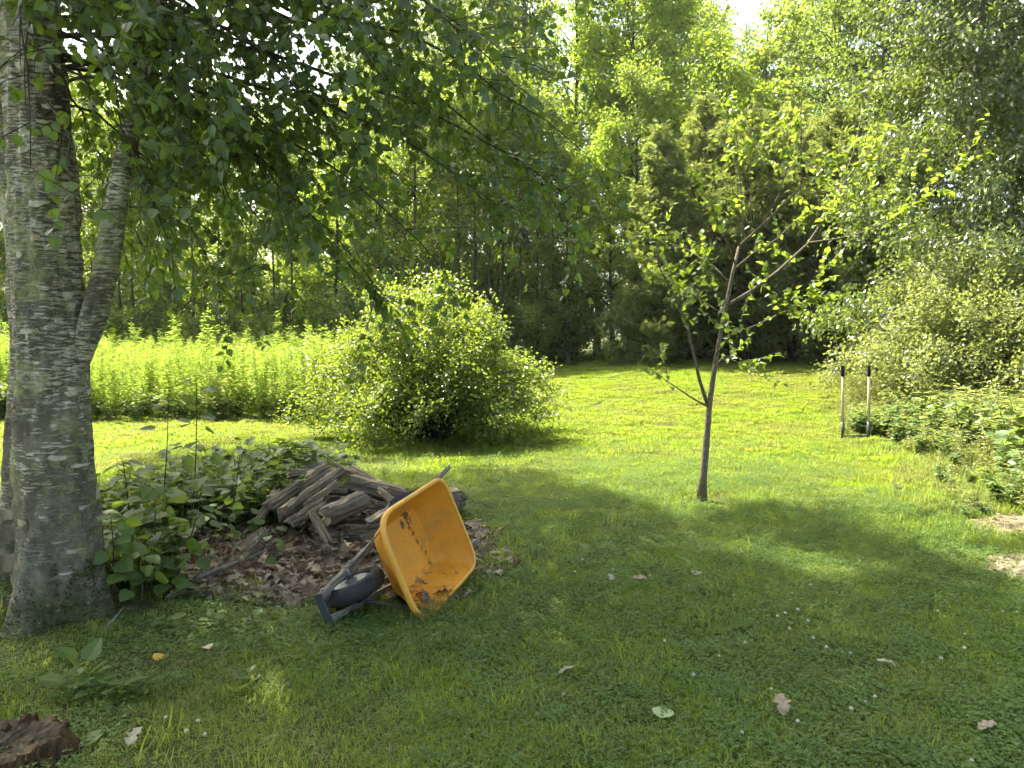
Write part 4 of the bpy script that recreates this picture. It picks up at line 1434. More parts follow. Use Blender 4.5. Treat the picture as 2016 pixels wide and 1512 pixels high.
def litter(parent, amount, box, n, most, lift, sc=1.0):
    p = litter_points(n, amount, *box)
    p = p[np.argsort(p[:, 1])]
    m = len(p)
    P3 = np.stack([p[:, 0], p[:, 1], hz(p[:, 0], p[:, 1]) + dr.uniform(.012, .05, m)], -1)
    a = dr.uniform(0, 6.28, m)
    ax = np.stack([np.cos(a), np.sin(a), dr.normal(0, .25, m)], -1)
    nn = nrm(dr.normal(0, .45, (m, 3)) + np.array([0, 0, 1.0]))
    S = dr.uniform(.06, .125, m) * sc
    sel = dr.permutation(m)[:most]
    leaf_objects(dead_src, P3[sel], ax[sel], nn[sel], S[sel], parent)
    rs = np.setdiff1d(np.arange(m), sel)
    if len(rs):
        R = frames(ax[rs], nn[rs])
        mb = MB()
        base = dead_leaf_mesh(511, 3, .12)
        bv, bf = np.concatenate(base.v), np.concatenate(base.f)
        Vv = np.einsum('nij,kj->nki', R, bv) * S[rs][:, None, None] + P3[rs][:, None]
        off = (np.arange(len(rs)) * len(bv))[:, None, None]
        mb.add(Vv.reshape(-1, 3), (bf[None] + off).reshape(-1, 4))
        o = mb.build('leaf_mass', M['dead'], parent)
        o['kind'] = 'stuff'


litter(litter_ground, litter_amount, (-3.2, .4, 3.9, 6.8), 3000, 300, .02)
litter(path_ground, path_amount, (2.9, 5.0, 4.2, 7.0), 420, 120, .02, .6)

yellow_m = leaf_mat('yellow_leaf', (0.55, 0.30, 0.02), (0.62, 0.36, 0.03), (0.6, 0.35, 0.03), .25, .5)
pale_m = leaf_mat('pale_leaf', (0.28, 0.34, 0.17), (0.33, 0.39, 0.21), (0.4, 0.5, 0.2), .25, .5)
grey_m = leaf_mat('grey_dead_leaf', (0.22, 0.165, 0.11), (0.28, 0.21, 0.145), (0.3, 0.2, 0.15), .15, .6)
bleach_m = leaf_mat('bleached_leaf', (0.25, 0.22, 0.155), (0.33, 0.29, 0.21), (0.4, 0.35, 0.3), .15, .6)
for k, (x, y, s, m, ov, a, lab) in enumerate((
        (305, 1316, .085, yellow_m, 'ovate', 1.2, 'bright yellow fallen leaf on the grass by the birch'),
        (1300, 1432, .105, pale_m, 'broad', 1.1, 'pale green fallen leaf lying face down in the clover'),
        (1545, 1430, .12, grey_m, 'oak', 1.5, 'large greyish brown lobed dead leaf in the clover'),
        (1098, 1342, .085, bleach_m, 'oak', .4, 'bleached dead leaf on the lawn below the wheelbarrow'),
        (1765, 1328, .085, bleach_m, 'oak', 2.8, 'bleached curled leaf on the lawn toward the right edge'),
        (1203, 1156, .085, bleach_m, 'oak', 1.5, 'small upright pale dead leaf right of the wheelbarrow'),
        (1278, 1156, .10, grey_m, 'oak', 3.0, 'flat brown dead leaf next to the upright pale one'),
        (912, 1186, .09, bleach_m, 'oak', .6, 'shrivelled grey leaf touching the wheelbarrow rim'),
        (252, 1490, .10, bleach_m, 'oak', 1.6, 'pale dead leaf near the bottom edge by the stump'),
        (414, 1293, .07, grey_m, 'ovate', 2.4, 'small curled brown leaf right of the yellow one'),
        (1922, 1455, .08, grey_m, 'oak', .2, 'brown dead leaf near the lower right corner'),
        (1368, 1144, .09, bleach_m, 'ovate', .9, 'pale curled leaf in the middle of the shaded lawn'))):
    g = gp(x, y)
    if ov == 'oak':
        me = dead_leaf_mesh(600 + k, 3, .12).mesh('fallen_leaf', m)
    else:
        T2, F2 = leaf_template(ov)
        me = MB().add(T2 * np.array([1, 1, 1.6]), F2).mesh('fallen_leaf', m)
    o = link('fallen_leaf', me)
    o.location = (g[0], g[1], g[2] + .040)
    o.rotation_euler = (dr.uniform(.1, .35), dr.normal(0, .2), a - math.pi / 2)
    o.scale = (s, s, s)
    tag(o, lab, 'leaf', 'single fallen leaves on the lawn')

# clover flowers
flower_m = plain('clover_petal', (0.72, 0.70, 0.62), .6, var=.15, scale=60, bmp=0)
stem_m = plain('clover_stem', (0.09, 0.14, 0.04), .6, bmp=0)
fm = MB()
fr = np.random.default_rng(5)
for k in range(46):
    u = 1 - 1.5 * (k + .5) / 46
    a = k * 2.399
    s = math.sqrt(max(0, 1 - u * u))
    d = np.array([math.cos(a) * s, math.sin(a) * s, u])
    add_leaves(fm, 'lance', np.array([d * .0035]), np.array([d + np.array([0, 0, .3])]), np.array([[0.1, 0.2, 1.0]]), np.array([.0085]))
fmesh = fm.mesh('flower_head', flower_m)
smesh = MB().tube(np.array([[0, 0, 0], [.004, 0, .03], [.002, .002, .06]]), .0009, 4).mesh('stem', stem_m)
cl = [(290, 193), (262, 242), (410, 228), (708, 290), (880, 325), (1010, 322), (1108, 323), (1105, 345), (1082, 369), (1133, 397), (1052, 418), (1106, 440), (1097, 465), (1170, 443), (1192, 511), (1245, 547),
      (1337, 562), (1360, 492), (610, 518), (694, 516), (926, 525), (826, 572), (724, 658), (1027, 700), (1430, 743), (1338, 797), (1620, 598), (1692, 594), (1782, 550), (1783, 480), (1675, 398), (1703, 410), (1395, 764),
      (1133, 838), (915, 878), (1810, 990), (1080, 408), (216, 727), (30, 228), (556, 257), (910, 148), (1180, 294), (1985, 395), (1930, 394)]
cl = [(1000 + u / 1.984, 1000 + v / 1.984) for u, v in cl] + [(366, 1446), (404, 1450), (391, 1422), (328, 1412)]
for k, (x, y) in enumerate(cl):
    g = gp(x, y + 20)
    left = x < 600
    t = empty('clover_flower', g, 'tiny white clover flower in the thin grass near the stump' if left else 'tiny white clover flower head standing in the lawn',
              'flower', 'clover flowers near the stump' if left else 'clover flowers in the lawn', k, fr.uniform(.6, .95))
    link('stem', smesh, t)
    h = link('flower_head', fmesh, t)
    h.location = (.002, .002, .062)


# ------------------------------------------------------------------ firewood
def wood_mats():
    out = []
    for name, lo, hi in (('weathered_wood', (.075, .054, .036), (.44, .36, .265)), ('fresh_wood', (.22, .16, .10), (.42, .33, .22))):
        m, nt, o = new_mat(name)
        v = coords(nt, 'Object', (1.5, 22, 22))
        f = noise(nt, v, 2.0, 7, .7)
        f2 = noise(nt, coords(nt, 'Object'), 7.0, 4, .6)
        oi = nt.nodes.new('ShaderNodeObjectInfo')
        c = ramp(nt, f, [(.3, lo), (.68, hi)])
        c = mixc(nt, ramp(nt, f2, [(.55, (0, 0, 0)), (.8, (.6, .6, .6))]), c, (.05, .042, .032))
        hs = N(nt, 'ShaderNodeHueSaturation')
        mr = N(nt, 'ShaderNodeMapRange')
        mr.inputs['To Min'].default_value = .6
        mr.inputs['To Max'].default_value = 1.3
        nt.links.new(oi.outputs['Random'], mr.inputs['Value'])
        nt.links.new(mr.outputs[0], hs.inputs['Value'])
        nt.links.new(c, hs.inputs['Color'])
        p = N(nt, 'ShaderNodeBsdfPrincipled', Roughness=.85)
        p.inputs['Specular IOR Level'].default_value = .2
        nt.links.new(hs.outputs[0], p.inputs['Base Color'])
        nt.links.new(bump(nt, f, .9, .02), p.inputs['Normal'])
        nt.links.new(p.outputs[0], o.inputs['Surface'])
        out.append(m)
    return out


WOODM, WOODF = wood_mats()
BARKM = bark_mat('log_bark', (.035, .026, .018), (.29, .235, .175), (1.2, 11, 11))


def split_log(a, b, r, arc, seed, label, group='pieces of the wood pile', mat=None, name='split_log', flat=1.0, spin=None):
    """piece of firewood from a to b; arc = how many radians of the round the bark covers (6.28 = whole round)"""
    R = np.random.default_rng(seed)
    a, b = np.asarray(a, float), np.asarray(b, float)
    L = np.linalg.norm(b - a)
    n, k = 14, 14
    whole = arc > 6
    th = np.linspace(-arc / 2, arc / 2, k) if not whole else np.linspace(-math.pi, math.pi, k + 4)
    xs = np.linspace(-L / 2, L / 2, n)
    ridge = R.normal(0, .075, len(th))
    rows = []
    for i, x in enumerate(xs):
        rr = r * (1 + .05 * np.sin(i * .7 + seed) + ridge + R.normal(0, .028, len(th)))
        if whole:
            rr[-1] = rr[0]
        rows.append(np.stack([np.full(len(th), x) + (R.normal(0, .022, len(th)) if i in (0, n - 1) else 0), np.sin(th) * rr, np.cos(th) * rr * flat], 1))
    rows = np.array(rows)
    if whole:
        rows[:, -1] = rows[:, 0]
    kk = len(th)
    zoff = (r * .45 if not whole else 0)
    t = link(name, None)
    t.empty_display_size = .1
    bark, core = MB(), MB()
    i, j = np.meshgrid(np.arange(n - 1), np.arange(kk - 1), indexing='ij')
    Fb = np.stack([i * kk + j, i * kk + j + 1, (i + 1) * kk + j + 1, (i + 1) * kk + j], -1).reshape(-1, 4)
    sh = np.array([0, 0, -zoff])
    bark.add(rows.reshape(-1, 3) + sh, Fb)
    if whole:
        for e in (0, n - 1):
            c0 = rows[e].mean(0)
            MB().add(np.concatenate([rows[e] * np.array([.995, .97, .97]), [c0]]), [[q, q + 1, kk] if e else [q + 1, q, kk] for q in range(kk - 1)]).build('cut_end', mat or WOODM, t)
    else:
        ctr = np.stack([xs, R.normal(0, r * .05, n), R.normal(0, r * .05, n)], 1)
        cols_ = []
        for u in np.linspace(0, 1, 6)[:-1]:
            cols_.append(rows[:, 0] * (1 - u) + ctr * u + (R.normal(0, r * .07, 3) * [0, 1, 1] + R.normal(0, r * .02, (n, 3))) * (u > 0))
        for u in np.linspace(0, 1, 6):
            cols_.append(ctr * (1 - u) + rows[:, -1] * u + (R.normal(0, r * .07, 3) * [0, 1, 1] + R.normal(0, r * .02, (n, 3))) * (0 < u < 1))
        strip = np.stack(cols_, 1)
        m_ = strip.shape[1]
        i, j = np.meshgrid(np.arange(n - 1), np.arange(m_ - 1), indexing='ij')
        core.add(strip.reshape(-1, 3) + sh, np.stack([(i + 1) * m_ + j, (i + 1) * m_ + j + 1, i * m_ + j + 1, i * m_ + j], -1).reshape(-1, 4))
        for e in (0, n - 1):
            ring = np.concatenate([rows[e], strip[e, 1:-1][::-1]])
            q = len(ring)
            core.add(np.concatenate([ring, [ring.mean(0)]]) + sh, [[w, (w + 1) % q, q] if e else [(w + 1) % q, w, q] for w in range(q)])
    if core.n:
        core.build('wood', mat or WOODM, t, False)
    bark.build('bark', BARKM, t, False)
    x = nrm(b - a)
    ref = np.array([0, 0, 1.0])
    y = nrm(np.cross(ref, x))
    z = np.cross(x, y)
    sa = spin if spin is not None else R.uniform(-.8, .8)
    y2, z2 = y * math.cos(sa) + z * math.sin(sa), z * math.cos(sa) - y * math.sin(sa)
    c = (a + b) / 2
    t.matrix_world = Matrix([[x[k], y2[k], z2[k], c[k]] for k in range(3)] + [[0, 0, 0, 1]])
    tag(t, label, 'firewood', group)
    return t


def pl(x, y, d):
    return px(x, y, d)


split_log(pl(528, 1000, 5.75), pl(645, 920, 6.15), .075, 1.8, 1, 'big split log leaning up to the top of the wood pile, left side', spin=.5)
split_log(pl(556, 1010, 5.62), pl(668, 930, 6.05), .11, 1.4, 2, 'widest split slab leaning below the top of the wood pile', spin=2.3, flat=.8)
split_log(pl(566, 940, 6.35), pl(640, 922, 6.5), .07, 2.2, 3, 'log lying at the back of the pile, top left')
split_log(pl(662, 918, 6.25), pl(768, 968, 6.0), .06, 1.6, 4, 'grey split log sloping down right from the top of the pile', spin=-.3)
split_log(pl(690, 922, 6.55), pl(775, 968, 6.3), .085, 1.3, 5, 'pale smooth slab at the upper right back of the pile', spin=2.9, flat=.7)
split_log(pl(604, 996, 5.55), pl(664, 952, 5.85), .05, 2.4, 6, 'short narrow split log in the middle of the pile')
split_log(pl(640, 1018, 5.35), pl(714, 984, 5.6), .072, 6.28, 7, 'round furrowed log in the middle of the pile', mat=WOODF, name='round_log')
split_log(pl(576, 1030, 5.35), pl(634, 990, 5.6), .065, 2.0, 8, 'weathered split log low in the middle of the pile')
split_log(pl(748, 966, 5.85), pl(790, 1004, 5.6), .030, 6.28, 9, 'thin stick sloping down right behind the wheelbarrow', name='stick')
split_log(pl(615, 1010, 5.2), pl(645, 1062, 5.05), .035, 2.6, 10, 'gnarled bark strip hanging at the front of the pile', spin=.2, flat=.6)
split_log(pl(512, 1025, 5.7), pl(546, 968, 6.0), .065, 2.2, 11, 'dark log end at the far left of the wood pile', spin=-.6)
split_log(pl(722, 1028, 5.35), pl(766, 1002, 5.55), .055, 1.6, 12, 'split piece right behind the wheelbarrow tray', spin=2.6)
split_log(pl(900, 985, 6.4), pl(886, 975, 6.75), .075, 6.28, 13, 'dark round log end right of the wheelbarrow handle', name='round_log')
split_log(pl(915, 1056, 5.85), pl(945, 1038, 6.1), .022, 6.28, 14, 'pale stick lying right of the wheelbarrow', mat=WOODF, name='stick')
split_log(pl(915, 1034, 6.0), pl(955, 1024, 6.3), .03, 2.0, 15, 'thin split piece on the dead leaves right of the wheelbarrow')
split_log(pl(926, 1065, 5.7), pl(950, 1062, 5.9), .028, 2.0, 16, 'short grey split piece at the right edge of the dead leaves')
split_log(pl(480, 1085, 5.0), pl(525, 1050, 5.3), .06, 2.2, 17, 'rotten log half buried at the lower left of the pile', spin=1.0)
split_log(pl(350, 1192, 4.42), pl(412, 1180, 4.5), .055, 2.4, 18, 'grey block of wood lying in the dead leaves near the birch', spin=1.4)
split_log(pl(360, 1150, 4.75), pl(420, 1135, 4.85), .06, 2.0, 19, 'grey board end standing among the shoots', spin=2.0)
lr = np.random.default_rng(33)
for k in range(30):                                   # inner and lower pieces that carry the rest
    u = lr.uniform(-1, 1)
    lay = k // 14
    x = -1.25 + u * (.72 - .24 * lay)
    y = 6.0 + lr.uniform(-.42, .42) * (1 - .35 * lay)
    z = .06 + .13 * lay + float(hz(x, y))
    a = lr.normal(.5, .45) + (math.pi if lr.uniform() < .5 else 0)
    L = lr.uniform(.3, .5)
    d = np.array([math.cos(a), math.sin(a), lr.normal(0, .14)]) * L / 2
    c = np.array([x, y, z])
    split_log(c - d, c + d, lr.uniform(.05, .085), lr.choice([1.6, 2.2, 2.8, 6.28]), 40 + k,
              'weathered firewood piece in the lower layers of the pile' if lay == 0 else 'weathered firewood piece wedged in the upper body of the pile',
              'lower firewood pieces' if lay == 0 else 'upper firewood pieces')
# twigs lying about
for k, (pts_, r, lab) in enumerate((
        ([(555, 1262, 0), (560, 1215, .03), (590, 1185, .05), (612, 1175, .04)], .006, 'forked dead twig in front of the dead leaves'),
        ([(540, 1140, .04), (580, 1180, .05), (600, 1192, .03)], .005, 'thin dead twig across the dead leaves'),
        ([(385, 1142, .10), (440, 1120, .10), (500, 1095, .12), (545, 1075, .14)], .014, 'long dark branch lying below the wood pile'),
        ([(205, 1245, .02), (225, 1225, .06), (243, 1203, .10)], .007, 'short twig leaning on the foot of the birch'),
        ([(165, 1358, .03), (205, 1352, .03), (240, 1356, .02)], .007, 'short stick in the grass above the stump'))):
    c = []
    for x, y, h in pts_:
        g = gp(x, y + h * 330 / 2)
        c.append([g[0], g[1], g[2] + h * .5 + .012])
    o = MB().tube(np.array(c), np.linspace(r, r * .5, len(c)), 6, True, 0, .08, k).build('dead_twig', M['bark_grey'], None, True)
    tag(o, lab, 'twig', 'dead twigs on the ground')


# ------------------------------------------------------------------ wheelbarrow lying on its side
WR = np.array([[0.322, -0.370, 0.872], [0.939, 0.010, -0.342], [0.118, 0.929, 0.351]])
WT = np.array([-0.676, 4.688, 0.235])
U_, _, Vt_ = np.linalg.svd(WR)
WR = U_ @ Vt_
barrow = link('wheelbarrow', None)
barrow.empty_display_size = .1
barrow.matrix_world = Matrix([[*WR[k], WT[k]] for k in range(3)] + [[0, 0, 0, 1]])
tag(barrow, 'orange plastic wheelbarrow tipped on its side beside the wood pile', 'wheelbarrow')


def tray_mat():
    m, nt, out = new_mat('orange_plastic')
    ob = coords(nt, 'Object')
    base = ramp(nt, noise(nt, ob, 3.0, 5, .6), [(.3, (.66, .25, .016)), (.7, (.78, .33, .025))])
    fade = ramp(nt, noise(nt, ob, 11.0, 6, .7), [(.45, (0, 0, 0)), (.75, (.35, .35, .35))])
    base = mixc(nt, fade, base, (.74, .46, .13))
    tcn = nt.nodes.new('ShaderNodeTexCoord')
    sep = nt.nodes.new('ShaderNodeSeparateXYZ')
    nt.links.new(tcn.outputs['Object'], sep.inputs[0])

    sn = noise(nt, ob, 26.0, 7, .75)

    def spot(cx, cy, cz, r, edge, k=.9):              # ragged dirt stain round a place in the tray
        d = N(nt, 'ShaderNodeVectorMath', operation='DISTANCE')
        nt.links.new(tcn.outputs['Object'], d.inputs[0])
        d.inputs[1].default_value = (cx, cy, cz)
        q = N(nt, 'ShaderNodeMath', operation='MULTIPLY_ADD')
        nt.links.new(sn, q.inputs[0])
        q.inputs[1].default_value = edge
        nt.links.new(d.outputs['Value'], q.inputs[2])
        return ramp(nt, q.outputs[0], [(r + edge * .46, (k, k, k)), (r + edge * .5, (0, 0, 0))])
    c = base
    for sx, sy, sz, r, e in ((.164, .185, 0, .05, .34), (.10, .16, 0, .03, .30), (.168, .12, 0, .022, .26), (.175, .06, 0, .016, .24), (.185, .0, 0, .012, .22), (.20, -.05, 0, .010, .2), (.222, -.11, 0, .012, .18), (.217, -.17, 0, .02, .16),
                             (.03, .05, 0, .0, .16), (.333, -.21, .01, .006, .08)):
        c = mixc(nt, spot(sx, sy, sz, r, e), c, (.04, .028, .018))
    for sx, sy, sz, r, e in ((.12, -.205, .012, .012, .22), (.03, -.207, .018, .016, .24), (-.06, -.21, .025, .02, .26), (-.15, -.211, .03, .025, .26), (-.22, -.22, .05, .03, .26)):
        c = mixc(nt, spot(sx, sy, sz, r + .012, e, .6), c, (.10, .075, .055))
    for sx, sy, sz, r, e in ((-.28, -.245, .10, .02, .2), (-.31, -.27, .16, .03, .2), (-.318, -.30, .22, .03, .18)):
        c = mixc(nt, spot(sx, sy, sz, r, e), c, (.03, .024, .018))
    grime = ramp(nt, noise(nt, ob, 6.0, 7, .72), [(.48, (0, 0, 0)), (.75, (.6, .6, .6))])
    c = mixc(nt, grime, c, (.22, .12, .035))
    speck = ramp(nt, noise(nt, ob, 70.0, 3, .6), [(.70, (0, 0, 0)), (.74, (.8, .8, .8))])
    c = mixc(nt, speck, c, (.09, .05, .02))
    p = N(nt, 'ShaderNodeBsdfPrincipled', Roughness=.5)
    p.inputs['Specular IOR Level'].default_value = .35
    nt.links.new(c, p.inputs['Base Color'])
    nt.links.new(bump(nt, noise(nt, ob, 90.0, 4), .12, .004), p.inputs['Normal'])
    nt.links.new(p.outputs[0], out.inputs['Surface'])
    return m


ORANGE = tray_mat()
RIMC = plain('orange_rim', (.72, .34, .05), .5, var=.12, scale=14, bmp=.08)
STEEL = plain('grey_steel', (.06, .072, .08), .5, .3, var=.3, scale=30, bmp=.12)
RUBBER = plain('tyre_rubber', (.022, .022, .022), .85, var=.3, scale=25, bmp=.2)
HANDLE = bark_mat('handle_wood', (.11, .095, .08), (.27, .24, .205), (1.2, 30, 30))
BOLT = plain('bolt_steel', (.35, .34, .32), .4, .8, bmp=0)


def rounded(cs, rad, k=9):
    """rounded polygon through corners cs (list of 2D), corner radii rad"""
    out = []
    n = len(cs)
    for i in range(n):
        p, a, b = np.array(cs[i]), np.array(cs[i - 1]), np.array(cs[(i + 1) % n])
        u, v = nrm(a - p), nrm(b - p)
        r = rad[i]
        for t in np.linspace(0, 1, k):
            out.append(p + u * r * (1 - t) ** 2 + v * r * t ** 2)
    return np.array(out)


fx, rx, fw, rw, dep, flx, frx, flw = .445, .380, .311, .299, .233, .256, .300, .197
rim2 = rounded([(-fx - .02, fw + .01), (rx, rw), (rx, -rw), (-fx - .02, -fw - .01)], [.17, .11, .11, .17])
flo2 = rounded([(-flx + .02, flw), (frx - .02, flw), (frx - .02, -flw), (-flx + .02, -flw)], [.08, .07, .07, .08])
NP = len(rim2)


def shell(off, flip):
    rows = []
    for t in (0, .06, .14, .28, .5, .75, 1.0):
        e = t if t > .14 else t * 1.0
        ring = flo2 * (1 - e) + rim2 * e
        z = dep * (max(0, t - .03) / .97) if t > .06 else dep * t * .35
        bul = 1 + .015 * math.sin(math.pi * t)
        nrm2 = nrm(ring)
        rows.append(np.concatenate([ring * bul + nrm2 * off, np.full((NP, 1), z - (off if t < .1 else 0))], 1))
    rows = np.array(rows)
    m = MB()
    n = len(rows)
    i, j = np.meshgrid(np.arange(n - 1), np.arange(NP), indexing='ij')
    j2 = (j + 1) % NP
    F = np.stack([i * NP + j, i * NP + j2, (i + 1) * NP + j2, (i + 1) * NP + j], -1).reshape(-1, 4)
    m.add(rows.reshape(-1, 3), F[:, ::-1] if flip else F)
    # floor: rings shrinking to the middle, lightly ribbed
    rr = [rows[0]]
    for s in (.8, .55, .3, .1):
        q = rows[0].copy()
        q[:, :2] = (q[:, :2] - [.02, 0]) * s + [.02, 0]
        rr.append(q)
    rr = np.array(rr)
    n = len(rr)
    i, j = np.meshgrid(np.arange(n - 1), np.arange(NP), indexing='ij')
    j2 = (j + 1) % NP
    F = np.stack([i * NP + j, (i + 1) * NP + j, (i + 1) * NP + j2, i * NP + j2], -1).reshape(-1, 4)
    m.add(rr.reshape(-1, 3), F[:, ::-1] if flip else F)
    m.add(np.concatenate([rr[-1]]), [list(range(NP)) if flip else list(range(NP))[::-1]])
    return m


s_in, s_out = shell(0.0, True), shell(.006, False)
tray = MB()
for s in (s_in, s_out):
    b = tray.n
    for v in s.v:
        tray.v.append(v)
    for f, mm in zip(s.f, s.m):
        tray.f.append(f + b)
        tray.m.append(mm)
    tray.n += s.n
tray_o = tray.build('tray', ORANGE, barrow, True)
# rolled rim
rim_pts = np.concatenate([rim2 + nrm(rim2) * .006, np.full((NP, 1), dep)], 1)
mb = MB()
prof2 = np.array([(-.006, .0), (-.004, .010), (.006, .015), (.018, .011), (.022, -.002), (.019, -.018), (.012, -.019), (.008, -.004)])
out2 = nrm(np.stack([np.roll(rim2, -1, 0)[:, 1] - np.roll(rim2, 1, 0)[:, 1], -(np.roll(rim2, -1, 0)[:, 0] - np.roll(rim2, 1, 0)[:, 0])], 1))
if (out2 * rim2).sum() < 0:
    out2 = -out2
Vr = rim_pts[:, None] + np.concatenate([out2[:, None] * prof2[None, :, :1], np.broadcast_to(prof2[None, :, 1:], (NP, 8, 1))], -1)
i, j = np.meshgrid(np.arange(NP), np.arange(8), indexing='ij')
mb.add(Vr.reshape(-1, 3), np.stack([i * 8 + j, ((i + 1) % NP) * 8 + j, ((i + 1) % NP) * 8 + (j + 1) % 8, i * 8 + (j + 1) % 8], -1).reshape(-1, 4))
mb.build('rim', RIMC, tray_o, True)

nose = np.array([-.72, .068, -.125])
tip = np.array([.877, .29, .052])
for s in (1, -1):
    a, b = nose * [1, s, 1], tip * [1, s, 1]
    k = a + (b - a) * .78
    h = MB().bar(a, k, .032, .040)
    h.build('handle', HANDLE, barrow)
    g = MB().tube(np.array([k - (b - a) * .01, k + (b - k) * .15, k + (b - k) * .9, b]), [.021, .019, .017, .013], 10)
    g.build('grip', HANDLE, barrow, True)
    # leg: bent flat steel strap, from the handle down and back up under the tray
    L0 = a + (b - a) * .80 + np.array([0, 0, -.03])
    L1 = a + (b - a) * .50 + np.array([0, 0, -.03])
    lp = [L0, L0 + [-.02, 0, -.10], L0 + [-.05, .0, -.19], L0 + [-.09, 0, -.225], L0 + [-.14, 0, -.215], L1 + [.06, 0, -.08], L1]
    lp = np.array(lp)
    V = []
    for q in lp:
        V += [q + [0, .017, 0], q - [0, .017, 0], q - [0, .017, .005], q + [0, .017, -.005]]
    Fq = []
    for q in range(len(lp) - 1):
        c = q * 4
        for w in range(4):
            Fq.append([c + w, c + (w + 1) % 4, c + 4 + (w + 1) % 4, c + 4 + w])
    MB().add(np.array(V), Fq).build('leg', STEEL, barrow)
    # brace from the axle bracket to the front of the tray
    br0 = a + (b - a) * .17 + np.array([0, .0, .02])
    MB().bar(br0, np.array([-.37, s * .235, .14]), .026, .007, (0, 1, 0)).build('brace', STEEL, barrow)
    MB().box(np.array([-.477, s * .082, -.09]), (.035, .005, .05)).build('axle_bracket', STEEL, barrow)
    for f_ in (.02, .16, .19, .42, .62):
        q = a + (b - a) * f_ + np.array([0, s * .019, 0])
        MB().tube(np.array([q, q + [0, s * .007, 0]]), .010, 8).build('bolt', BOLT, barrow, True)
# nose guard joining the handles in front of the wheel
MB().bar([-.735, -.088, -.125], [-.735, .088, -.125], .010, .048, (0, 0, 1)).build('nose_guard', STEEL, barrow)
MB().tube(np.array([[-.477, -.11, -.085], [-.477, .11, -.085]]), .010, 8).build('axle', BOLT, barrow, True)
for q in (.22, -.12):
    MB().box((q, 0, -.034), (.018, .19 + .1 * q, .012)).build('crossbar', STEEL, barrow)
# wheel
wc = np.array([-.477, 0, -.085])
wheel = link('wheel', None, barrow)
wheel.empty_display_size = .05
wheel.location = wc
seg, pr = 40, 14
V = []
for i in range(seg):
    a = i * 2 * math.pi / seg
    for j in range(pr):
        b = j * 2 * math.pi / pr
        rr = .142 + .041 * math.cos(b) * (1.0 if math.cos(b) < 0 else 1.05)
        if math.cos(b) > .75 and i % 2:
            rr -= .006
        yv = .046 * math.sin(b) * (1.12 if abs(math.sin(b)) > .5 else 1)
        V.append([rr * math.cos(a), yv, rr * math.sin(a)])
i, j = np.meshgrid(np.arange(seg), np.arange(pr), indexing='ij')
Fw = np.stack([i * pr + j, ((i + 1) % seg) * pr + j, ((i + 1) % seg) * pr + (j + 1) % pr, i * pr + (j + 1) % pr], -1).reshape(-1, 4)
MB().add(np.array(V), Fw).build('tyre', RUBBER, wheel, True)
rimp = [(.030, .045), (.034, .050), (.040, .020), (.085, .012), (.098, .034), (.106, .036), (.106, -.036), (.098, -.034), (.085, -.012), (.040, -.020), (.034, -.050), (.030, -.045)]
V = [[r * math.cos(i * 2 * math.pi / 28), yv, r * math.sin(i * 2 * math.pi / 28)] for i in range(28) for r, yv in rimp]
i, j = np.meshgrid(np.arange(28), np.arange(12), indexing='ij')
Fw = np.stack([i * 12 + j, i * 12 + (j + 1) % 12, ((i + 1) % 28) * 12 + (j + 1) % 12, ((i + 1) % 28) * 12 + j], -1).reshape(-1, 4)
MB().add(np.array(V), Fw).build('rim', plain('wheel_rim_steel', (.26, .26, .25), .45, .5, var=.35, scale=30), wheel, True)
MB().tube(np.array([[0, -.062, 0], [0, .062, 0]]), .021, 12).build('hub', BOLT, wheel, True)


# ------------------------------------------------------------------ broadfork standing by the weeds
FD = 11.0
fl_, fr_ = px(1659, 868, FD), px(1711, 874, FD - .02)
fz = float(hz(fl_[0], fl_[1]))
fork = empty('broadfork', ((fl_[0] + fr_[0]) / 2, fl_[1], fz), 'two handled garden fork standing upright in the grass by the weeds', 'garden tool')
ASH = bark_mat('ash_wood', (.42, .33, .20), (.60, .50, .34), (25, 25, 2))
BLACK = plain('black_grip', (.012, .012, .013), .95, var=.2, spec=.1)
base = np.array(fork.location)
for p, xt in ((fl_, 1659), (fr_, 1711)):
    b = np.array([p[0], fl_[1], fz]) - base
    tp = px(xt, 720, FD) - base
    h = MB().tube(np.array([b + (tp - b) * t for t in (.22, .55, .86)]), [.019, .019, .019], 10).build('handle', ASH, fork, True)
    MB().tube(np.array([b + (tp - b) * t for t in (.855, .87, .985, 1.0)]), [.021, .023, .023, .018], 10).build('grip', BLACK, fork, True)
    MB().tube(np.array([b + (tp - b) * t for t in (.02, .12, .24)]), [.026, .025, .024], 10).build('socket', STEEL, fork, True)
bl, brr = np.array([fl_[0], fl_[1], fz + .05]) - base, np.array([fr_[0], fl_[1], fz + .05]) - base
MB().bar(bl, brr, .025, .035).build('crossbar', STEEL, fork)
for k in range(6):
    q = bl + (brr - bl) * (k + .5) / 6
    MB().tube(np.array([q, q + [0, .0, -.10], q + [0, -.02, -.22]]), [.008, .007, .003], 6).build('tine', STEEL, fork, True)


